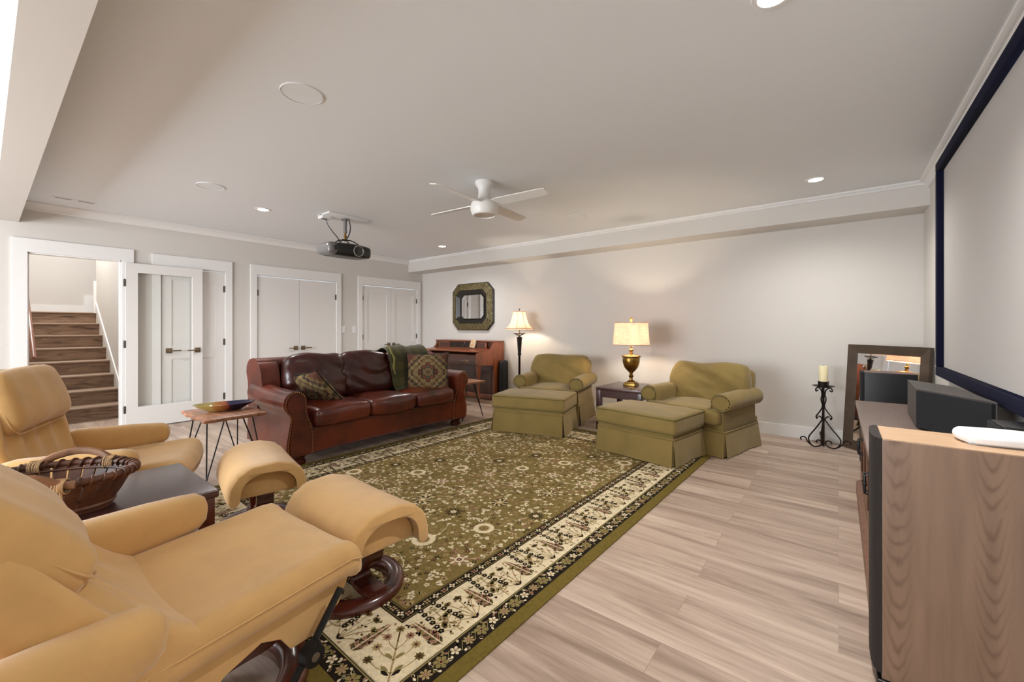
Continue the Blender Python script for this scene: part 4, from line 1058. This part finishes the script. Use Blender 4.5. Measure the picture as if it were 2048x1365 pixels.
# leaning floor mirror
lm = thing('leaning_mirror', 'rectangular mirror in a dark brown frame leaning on the wall in the far right corner', 'mirror', (0.325, 5.345, 0.002), R(-45.4))
Tm = Matrix.Rotation(R(-3.8), 4, 'X')
fwid, mw, mh = .088, .39, 1.075
q = P()
def bev(q, a, b, c, d): pass
outer_ = [(-mw,0),(mw,0),(mw,mh),(-mw,mh)]; inn = [(-mw+fwid,fwid),(mw-fwid,fwid),(mw-fwid,mh-fwid),(-mw+fwid,mh-fwid)]
for k in range(4):
    a, b, c, d = outer_[k], outer_[(k+1)%4], inn[(k+1)%4], inn[k]
    vs = [(a[0],-.03,a[1]),(b[0],-.03,b[1]),(c[0],-.012,c[1]),(d[0],-.012,d[1]),(a[0],.01,a[1]),(b[0],.01,b[1]),(c[0],.01,c[1]),(d[0],.01,d[1])]
    q.add(vs, [(0,1,2,3),(4,7,6,5),(0,4,5,1),(2,6,7,3)], T=Tm)
obj('frame', q, 'mirrorframe', lm, smooth=0)
obj('mirror_glass', P().box(-mw+fwid-.004, mw-fwid+.004, -.006, .0, fwid-.004, mh-fwid+.004, T=Tm), 'mirror', lm, smooth=0)

# wrought iron candle stand
cd = thing('candle_stand', 'wrought iron scrolled candle stand on the floor beside the leaning mirror', 'candle stand', (-.125, 5.44, 0), R(38))
for k in range(3):
    a = R(180+120*k)+R(0); ca, sa = cos(a), sin(a)
    rz_ = lambda pts: [(r_*ca, r_*sa, z) for r_, z in pts]
    q = P()
    q.tube(smoothpath(rz_([(.055,.600),(.075,.588),(.080,.605),(.068,.622),(.045,.620),(.022,.595),(.014,.55),(.024,.50),(.010,.44),(.020,.40),(.055,.352),(.075,.325),(.068,.300),(.060,.318)]), 5), .0065, 8)
    q.tube(smoothpath(rz_([(.055,.325),(.035,.322),(.015,.295),(.030,.265),(.080,.20),(.140,.13),(.155,.09),(.140,.045),(.105,.012),(.06,.010),(.025,.025),(.022,.06),(.045,.075),(.072,.068),(.070,.048)]), 5), .0068, 8)
    q.tube(smoothpath(rz_([(.125,.022),(.165,.060),(.185,.100),(.215,.112),(.238,.100),(.232,.080)]), 5), .0065, 8)
    obj('leg', q, 'iron', cd)
obj('stem', P().tube([(0,0,.012),(0,0,.62)], .011, 6), 'iron', cd)
obj('drip_plate', P().lathe([(.001,.620),(.03,.622),(.095,.640),(.098,.644),(.03,.630),(.001,.628)], n=28, cap=False), 'iron', cd); obj('candle_cup', P().lathe([(.046,.632),(.048,.69),(.045,.69),(.043,.634)], n=28), 'iron', cd)
cn = thing('candle', 'ivory pillar candle standing in the iron candle stand', 'candle', (-.125, 5.44, .637))
obj('wax', P().lathe([(.001,0),(.040,0),(.040,.205),(.036,.212),(.025,.206),(.001,.205)], n=28, cap=False), 'candle', cn); obj('wick', P().cyl((0,0,.205),(0,0,.222),.0015,n=6), 'wick', cn)

# ------------------------------------------------------------ media cabinet, speakers, router
cb = thing('media_cabinet', 'long brown media cabinet under the projection screen, partly behind the near speaker', 'cabinet', (0,0,0))
cx0, cx1, cy0, cy1, ch = .100, .600, 2.36, 4.10, .70
obj('cabinet_top', P().box(cx0, cx1, cy0, cy1, ch-.03, ch, .006), 'cabtop', cb)
obj('body', P().box(cx0+.05, cx1, cy0+.02, cy1-.02, .1, ch-.03), 'cab', cb, smooth=0)
obj('plinth', P().prism([(cx0+.005,0),(cx0+.005,.09),(cx0+.045,.115),(cx1,.115),(cx1,0)], cy0+.01, cy1-.01, 'y'), 'cab', cb, smooth=0)
nd = 4; dw = (cy1-cy0-.06)/nd
for i in range(nd):
    a = cy0+.03+i*dw+.003; b = a+dw-.006; x = cx0+.05
    q = P().box(x-.02,x,a,a+.05,.13,ch-.05,.003).box(x-.02,x,b-.05,b,.13,ch-.05,.003).box(x-.02,x,a+.05,b-.05,.13,.19,.003).box(x-.02,x,a+.05,b-.05,ch-.11,ch-.05,.003)
    dr = obj('door', q, 'cab', cb); obj('door_panel', P().box(x-.010,x,a+.048,b-.048,.188,ch-.108), 'pianodark', dr, smooth=0)
    hy = b-.025 if i % 2 == 0 else a+.025
    obj('handle', P().tube([(x-.02,hy,.50),(x-.045,hy,.495),(x-.045,hy,.405),(x-.02,hy,.40)], .006, 8).ball((x-.045,hy,.45), .010), 'black', dr)
def tower(label, loc):
    t = thing('tower_speaker', label, 'speaker', loc, 0, 'floor-standing speakers')
    # local: front (grille) at -x
    obj('cabinet', P().box(.028, .44, 0, .25, .03, .863, .004), 'oak', t)
    obj('top_panel', P().box(.030, .438, .003, .247, .8625, .8645), 'oaktop', t, smooth=0)
    gp = [(.028,0.0),(.020,.0),(.008,.02),(.002,.06),(0,.125),(.002,.19),(.008,.23),(.020,.25),(.028,.25)]
    obj('grille', P().prism(gp, .05, .866, 'z'), mat('dark_brown_grille', (34, 27, 24), .8), t, smooth=60)
    obj('plinth', P().box(.015, .45, -.01, .26, 0, .03, .004), 'blackplastic', t); return t
tower('tall wood-veneer floor speaker in the right foreground with the white router on top', (.090, 1.93, 0))
t2 = thing('tower_speaker', 'black floor speaker standing beyond the cabinet in front of the leaning mirror', 'speaker', (.150, 4.80, 0), 0, 'floor-standing speakers')
obj('cabinet', P().box(.028,.37,0,.23,.03,.857,.004), mat('black_ash_veneer', (20, 20, 24), .4, var=.2, vscale=8, vstretch=(8,8,1)), t2)
obj('top_panel', P().box(.03,.368,.003,.227,.8565,.8585), 'cabtop', t2, smooth=0)
obj('grille', P().prism([(.028,0.0),(.020,.0),(.008,.02),(.002,.06),(0,.125),(.002,.19),(.008,.23),(.020,.23),(.028,.23)], .05, .858, 'z'), 'grille', t2, smooth=60)
obj('plinth', P().box(.015,.38,-.01,.24,0,.03,.004), 'blackplastic', t2)
rt = thing('wifi_router', 'white rounded router lying on top of the foreground floor speaker', 'router', (.430, 2.085, .8645), R(8))
obj('shell', P().soft(.235,.155,.034,.016,.004,n=6,T=Tr(0,0,.021),fn=lambda o2,o: Vector((o2.x*(1-.22*(abs(o2.y)/.078)**3), o2.y*(1-.22*(abs(o2.x)/.118)**3), o2.z))), 'whiteplastic', rt, smooth=70)
obj('foot', P().soft(.20,.12,.008,.003,0,n=3,T=Tr(0,0,.004)), mat('pale_grey_foot', (170,172,176), .5), rt)
# centre speaker turned toward the seats
csx = thing('centre_speaker', 'black angled centre speaker on the media cabinet below the screen', 'speaker', (0,0,ch))
A_, B_, C_, D_ = (.352,3.72), (.335,3.17), (.560,2.79), (.52,3.42)
def roundpoly(poly, r, n=4):
    out = []
    for i in range(len(poly)):
        p0, p1, p2 = Vector(poly[i-1]), Vector(poly[i]), Vector(poly[(i+1)%len(poly)])
        a = p1+(p0-p1).normalized()*r; b = p1+(p2-p1).normalized()*r
        for k in range(n+1): t = k/n; out.append(tuple(a*(1-t)**2+p1*2*t*(1-t)+b*t*t))
    return out
obj('cabinet', P().prism(roundpoly([A_,B_,C_,D_], .02), .006, .214, 'z'), mat('charcoal_speaker_veneer', (70, 64, 62), .5, var=.1), csx, smooth=40)
nrm2 = Vector((-(C_[1]-B_[1])*-1, (C_[0]-B_[0])*-1)).normalized()
nn = Vector((C_[1]-B_[1], -(C_[0]-B_[0]))).normalized()
gB, gC = Vector(B_)+(Vector(C_)-Vector(B_))*.05, Vector(C_)-(Vector(C_)-Vector(B_))*.03
gq = [tuple(gB), tuple(gC), tuple(gC+nn*.016), tuple(gB+nn*.016)]
obj('grille', P().prism(gq, .012, .208, 'z'), 'grille', csx, smooth=0)
obj('badge', P().box(.345,.352,3.2,3.215,.012,.018), 'steel', csx, smooth=0)
q = P()
for a, b in ((.37,3.6),(.36,3.22),(.52,2.90),(.5,3.38)): q.cyl((a,b,0),(a,b,.007),.012,n=12)
obj('feet', q, 'blackplastic', csx)
rc = thing('satellite_speaker', 'small black box speaker on the near end of the cabinet, just below the screen edge', 'speaker', (0,0,ch))
obj('cabinet', P().box(.49,.58,2.38,2.56,.0,.175,.004), 'blackplastic', rc); obj('grille', P().box(.480,.4895,2.385,2.555,.006,.17,.003), 'grille', rc)

# ------------------------------------------------------------ ochre recliners, ottomans, dark end table, basket
def strap(q, x0, x1, path, th):
    """bent plywood strap: path in (y,z), width x0..x1"""
    path = smoothpath([(0,a,b) for a, b in path], 6); top = []; bot = []
    for i, p_ in enumerate(path):
        d = (path[min(i+1,len(path)-1)]-path[max(i-1,0)]).normalized(); n_ = Vector((0,-d.z,d.y))*th/2
        top.append(p_+n_); bot.append(p_-n_)
    N = len(path); vs = []
    for x in (x0, x1):
        for a in top+bot: vs.append((x, a.y, a.z))
    fs = []; K = 2*N
    for i in range(N-1):
        fs += [(i,i+1,N+i+1,N+i),(K+i,K+N+i,K+N+i+1,K+i+1),(i,K+i,K+i+1,i+1),(N+i,N+i+1,K+N+i+1,K+N+i)]
    fs += [(0,N,K+N,K),(N-1,K+N-1,K+2*N-1,2*N-1)]
    return q.add(vs, fs)
def ring_base(R0, wd, hh):
    c = R0-wd/2
    return P().lathe([(c-wd/2,.0),(c+wd/2-.004,.0),(c+wd/2,.012),(c+wd/2-.004,hh*.6),(c+wd*.30,hh*.92),(c,hh),(c-wd*.3,hh*.92),(c-wd/2+.002,hh*.6),(c-wd/2,.012),(c-wd/2,.0)], n=56, cap=False)
def make_stool(label, loc, rz):
    t = thing('recliner_footstool', label, 'footstool', loc, rz, 'ochre footstools on wooden ring bases')
    obj('ring_base', ring_base(.235,.085,.045), 'cherry', t, smooth=60)
    q = P(); strap(q, -.045, .045, [(.165,.05),(.10,.048),(.035,.055),(.015,.09),(.05,.135),(.105,.17),(.13,.22),(.135,.32)], .026)
    q2 = P(); strap(q2, -.045, .045, [(.165,.05),(.10,.048),(.035,.055),(.015,.09),(.05,.135),(.105,.17),(.13,.22),(.135,.32)], .026)
    obj('leg', q, 'cherry', t, smooth=50, loc=(.04,0,0), rot=(0,0,-pi/2)); obj('leg', q2, 'cherry', t, smooth=50, loc=(-.04,0,0), rot=(0,0,pi/2))
    # arched core and saddle pad; the arch runs front to back (y)
    def arch(w_, z0, h_, n=14, p_=2.4): return [(w_*math.copysign(abs(cos(a))**(2/p_), cos(a)), z0+h_*abs(sin(a))**(2/p_)) for a in [pi*i/n for i in range(n+1)]]
    core = arch(.150,.275,.125); core = core+[(-.14,.268),(.14,.268)]
    q = P(); N = len(core); xs = [(-.262,.93),(-.27+.015,1),(0,1),(.255,1),(.262,.93)]; vs = [(x, a*k, .335+(b-.335)*k) for x, k in xs for a, b in core]
    fs = [(j*N+i, j*N+(i+1)%N, (j+1)*N+(i+1)%N, (j+1)*N+i) for j in range(4) for i in range(N)]+[tuple(range(N)), tuple(reversed(range(4*N,5*N)))]
    obj('side_panel', q.add(vs, fs), 'velvet', t, smooth=50)
    out = arch(.205,.275,.185,20,2.5); inn_ = list(reversed(arch(.153,.285,.118,20,2.4))); tipA = [(-.195,.248),(-.172,.245),(-.157,.262)]; tipB = [(.157,.262),(.172,.245),(.195,.248)]
    prof = out+tipA+inn_+tipB; N = len(prof); cyy, czz = 0, .36; vs = []; xs = [(-.315,.80),(-.312,.90),(-.295,.97),(-.26,1.0),(-.18,1.0),(-.09,1.0),(0,1.0),(.09,1.0),(.18,1.0),(.26,1.0),(.295,.97),(.312,.90),(.315,.80)]
    for x, k in xs:
        for i, (a, b) in enumerate(prof):
            e = 1-k
            # shrink toward the middle line of the pad section at the ends so they round over
            mid_ = Vector((.2115*math.copysign(1,a) if abs(a) > .2 else a*.93, b)); 
            f = 1-.9*e
            aa, bb = (a*(1-.35*e), b-(.05*e if i < len(out) else -.03*e))
            gath = .004*sin(a*150)*min(1, (abs(x)/.30)**6) if i < len(out) else 0
            dish = -.010*(1-(x/.3)**2)*(1-(a/.245)**2) if i < len(out) else 0
            vs.append((x, aa, bb+gath+dish+(.01 if i < len(out) else 0)*0))
    fs = [(j*N+i, j*N+(i+1)%N, (j+1)*N+(i+1)%N, (j+1)*N+i) for j in range(len(xs)-1) for i in range(N)]+[tuple(range(N)), tuple(reversed(range((len(xs)-1)*N, len(xs)*N)))]
    obj('pad', P().add(vs, fs), 'velvet', t, smooth=60); return t
def make_recliner(label, loc, rz, by=-.16, lean=41, hs=.43, larm=-.01, rarm=-.34):
    # faces +y; origin at the ring base centre
    t = thing('recliner', label, 'recliner', loc, rz, 'ochre velvet recliners')
    obj('ring_base', ring_base(.33,.10,.05), 'cherry', t, smooth=60)
    for sg in (-1, 1):
        q = P(); strap(q, -.04, .04, [(-.24,.05),(-.20,.08),(-.17,.14),(-.10,.21),(.0,.225),(.09,.225),(.13,.24),(.14,.29)], .03)
        obj('leg', q, 'cherry', t, smooth=50, loc=(sg*.205,0,0))
    obj('swivel_hub', P().cyl((0,0,.03),(0,0,.26),.045,n=24).cyl((-.2,0,.245),(.2,0,.245),.022,n=12), 'black', t)
    sp_ = [(-.34,.27),(-.24,.20),(-.10,.19),(-.04,.24),(.06,.275),(.12,.25),(.15,.20),(.22,.20),(.32,.26),(.36,.34),(.33,.38),(-.30,.34)]
    obj('seat_shell', P().prism(sp_, -.29, .29, 'x'), 'velvet', t, smooth=45)
    def fs_(o2, o):
        v = Vector(o2); y = v.y
        if y > .30: v.z -= 5.5*(y-.30)**2; v.y -= .6*(y-.30)*abs(v.x)
        v.z -= .018*max(0, 1-(v.x/.30)**2)*(1 if o2.z > 0 else 0)
        if abs(v.x) > .25: v.z += .006
        return v
    sc_ = obj('seat_cushion', P().soft(.66,.77,.13,.05,.0,n=14,T=Tr(0,.04,.378,R(4)),fn=fs_), 'velvet', t, smooth=70)
    for sg in (-1, 1):
        pts_ = [Tr(0,.04,.378,R(4)) @ Vector((sg*.332, y, .018-(5.5*(y-.30)**2 if y > .30 else 0))) for y in [-.36+.0355*k for k in range(21)]]
        obj('seam_welt', P().tube(pts_, .0035, 6), 'velvet', sc_)
    for sg in (-1, 1):
        dy = rarm if sg > 0 else larm
        secs = []
        for y, z, a, b in ((-.42,.60,.030,.040),(-.40,.60,.052,.070),(-.33,.60,.060,.088),(-.20,.595,.064,.092),(-.05,.60,.064,.088),(.06,.605,.062,.078),(.11,.61,.055,.068),(.135,.612,.040,.048),(.145,.613,.018,.02)):
            secs.append(((sg*.365, y+dy, z-.105), (1,0,0), (0,0,1), a, b, 2.8))
        ar = obj('arm_pad', P().loft(secs, 28), 'velvet', t, smooth=70)
        if abs(dy) < .2:
          for y0, y1 in ((.02,.0),(-.25,-.22)): obj('arm_support', P().tube([(sg*.375,y0+dy,.43),(sg*.36,y0+dy*.8,.36),(sg*.31,y1,.30)], .013, 8), 'black', ar)
    for sg in (-1, 1):
        q = P().tube([(sg*.335,.30,.34),(sg*.337,.20,.21),(sg*.337,.10,.085)], .012, 8)
        lv = obj('tilt_bar', q, 'black', t); obj('tilt_knob', P().cyl((sg*.340,.185,.19),(sg*.375,.185,.19),.040,.033,24).cyl((sg*.375,.185,.19),(sg*.378,.185,.19),.014,n=16,mi=1), ['black','steel'], lv)
    th = R(lean); up = Vector((0,-sin(th),cos(th))); fw_ = Vector((0,cos(th),sin(th))); B0 = Vector((0,by,.42))
    Tb_ = Matrix(((1,0,0,B0.x),(0,fw_.y,up.y,B0.y),(0,fw_.z,up.z,B0.z),(0,0,0,1)))
    def fb(o2, o):
        v = Vector(o2)
        if v.y > 0:
            v.y += .019*sin(v.x*38+v.z*6)*min(1, max(0,(v.z+.2))/.2)*(.4+.6*abs(v.x)/.3) - .025*(1-(v.x/.3)**2)
        if v.z < 0: v.y += .05*(v.z/.28)**2*(1 if v.y > 0 else .4)
        v.x *= 1-.10*max(0, v.z)/.3
        return v
    obj('lower_back_cushion', P().soft(.66,.15,.56,.05,0,n=34,T=Tb_ @ Tr(0,-.06,.21),fn=fb,side=.01), 'velvet', t, smooth=70)
    def fh(o2, o):
        v = Vector(o2)
        v.y += .012*noise.noise(Vector((v.x*7,v.y*6,v.z*2))); v.z += .010*(1-(v.x/.28)**2)
        if v.z < 0 and v.y > 0: v.y -= .02*(v.z/.17)**2
        return v
    hd_ = Tb_ @ Tr(0,.0,hs,R(4))
    hc = obj('headrest_cushion', P().soft(.58,.19,.34,.065,0,n=14,T=hd_,fn=fh,side=.012), 'velvet', t, smooth=70)
    obj('headrest_welt', P().tube([hd_ @ Vector((x, .03, z)) for x, y, z in [(a, 0, b) for a, b, _ in rrect(.592, .352, .07, 0)]], .004, 6, closed=True), 'velvet', hc)
    obj('back_shell', P().soft(.50,.08,.62,.035,0,n=4,T=Tb_ @ Tr(0,-.145,.28)), 'velvet', t, smooth=70)
    return t
make_recliner('ochre velvet recliner in the left foreground, nearest the camera, on a wooden ring base', (-1.69, .46, 0), R(3))
make_recliner('ochre velvet recliner at the left edge behind the wicker basket', (-3.50, .50, 0), R(-23), -.27, 15, .44, .06, .06)
make_stool('ochre footstool on a wooden ring base at the rug corner, nearest the camera', (-1.83, 1.105, .010), R(-2))
make_stool('ochre footstool between the sofa arm and the dark end table, farther away', (-2.88, 1.09, .010), R(-12))
tb = thing('end_table', 'dark cherry end table holding the wicker basket between the two recliners', 'end table', (-2.405, .27, 0))
obj('tabletop', P().box(-.29,.29,-.37,.37,.515,.55,.008), 'darkwood', tb)
obj('apron', P().box(-.275,.275,-.355,.355,.42,.515,.004), 'mahog', tb)
for a in (-1,1):
    for b in (-1,1): obj('leg', P().box(a*.285,a*.225,b*.355,b*.295,.0,.515,.004), 'mahog', tb)
# basket
bs = thing('basket', 'oval wood-splint basket with two bent handles on the dark end table', 'basket', (-2.37, .16, .551), R(57))
ba, bb_, bh = .255, .165, .135
q = P(); NS = 30
def ep(a, k, z): return (ba*k*cos(a), bb_*k*sin(a), z)
for i in range(NS):
    a0 = 2*pi*(i+.07)/NS; a1 = 2*pi*(i+.93)/NS; vs = []
    for k, z in ((.72,.006),(.86,.065),(1.0,bh)):
        for a in (a0, a1): vs += [ep(a,k,z), ep(a,k-.035,z)]
    fs = []
    for j in (0, 1):
        o = j*4; fs += [(o,o+2,o+6,o+4),(o+1,o+5,o+7,o+3),(o,o+4,o+5,o+1),(o+2,o+3,o+7,o+6)]
    fs += [(0,1,3,2),(8,10,11,9)]; q.add(vs, fs)
obj('splints', q, 'basket', bs, smooth=30)
obj('basket_floor', P().lathe([(.001,0),(.73,0),(.73,.01),(.001,.01)], n=36, sx=ba, sy=bb_, cap=False), 'basket', bs)
q = P()
for z, k, r_ in ((.02,.745,.009),(.055,.80,.005),(.115,.905,.005)): q.tube([ep(2*pi*i/60, k, z) for i in range(60)], r_, 6, closed=True)
obj('weaver_bands', q, 'basket', bs)
q = P(); npt = 150
q.tube([ep(2*pi*i/60, 1.0, bh) for i in range(60)], .013, 10, closed=True)
q.tube([(ba*cos(a)+.016*cos(a*40)*cos(a), bb_*sin(a)+.016*cos(a*40)*sin(a), bh+.016*sin(a*40)) for a in [2*pi*i/600 for i in range(600)]], .0045, 5, closed=True)
obj('wrapped_rim', q, 'basket', bs)
for sg in (-1, 1):
    hx = .115; pth = [(-hx-.045, sg*(bb_*.86+.012), bh-.0),(-hx, sg*(bb_*.88+.014), bh+.008),(-hx*.6, sg*(bb_*.95+.014), bh+.034),(0, sg*(bb_+.014), bh+.046),(hx*.6, sg*(bb_*.95+.014), bh+.034),(hx, sg*(bb_*.88+.014), bh+.008),(hx+.045, sg*(bb_*.86+.012), bh-.0)]
    hd = obj('handle', P().tube(smoothpath(pth, 6), .0115, 8, flat=1.3), 'baskethandle', bs)
    for s2 in (-1, 1):
        q = P()
        for k in range(6): 
            xx = s2*(hx-.012+k*.0062); yy = sg*(bb_*.875+.004)
            q.tube([(xx+.01*sin(k)*.3+.019*0, yy+.024*cos(a), bh-.004+.026*sin(a)) for a in [2*pi*i/14 for i in range(14)]], .0032, 5, closed=True)
        q.tube([(s2*(hx-.01), yy+sg*.022, bh-.0),(s2*(hx+.005), yy+sg*.018, bh-.05)], .004, 5).tube([(s2*(hx+.01), yy+sg*.022, bh-.0),(s2*(hx+.012), yy+sg*.018, bh-.042)], .004, 5)
        obj('raffia_lashing', q, 'raffia', hd)
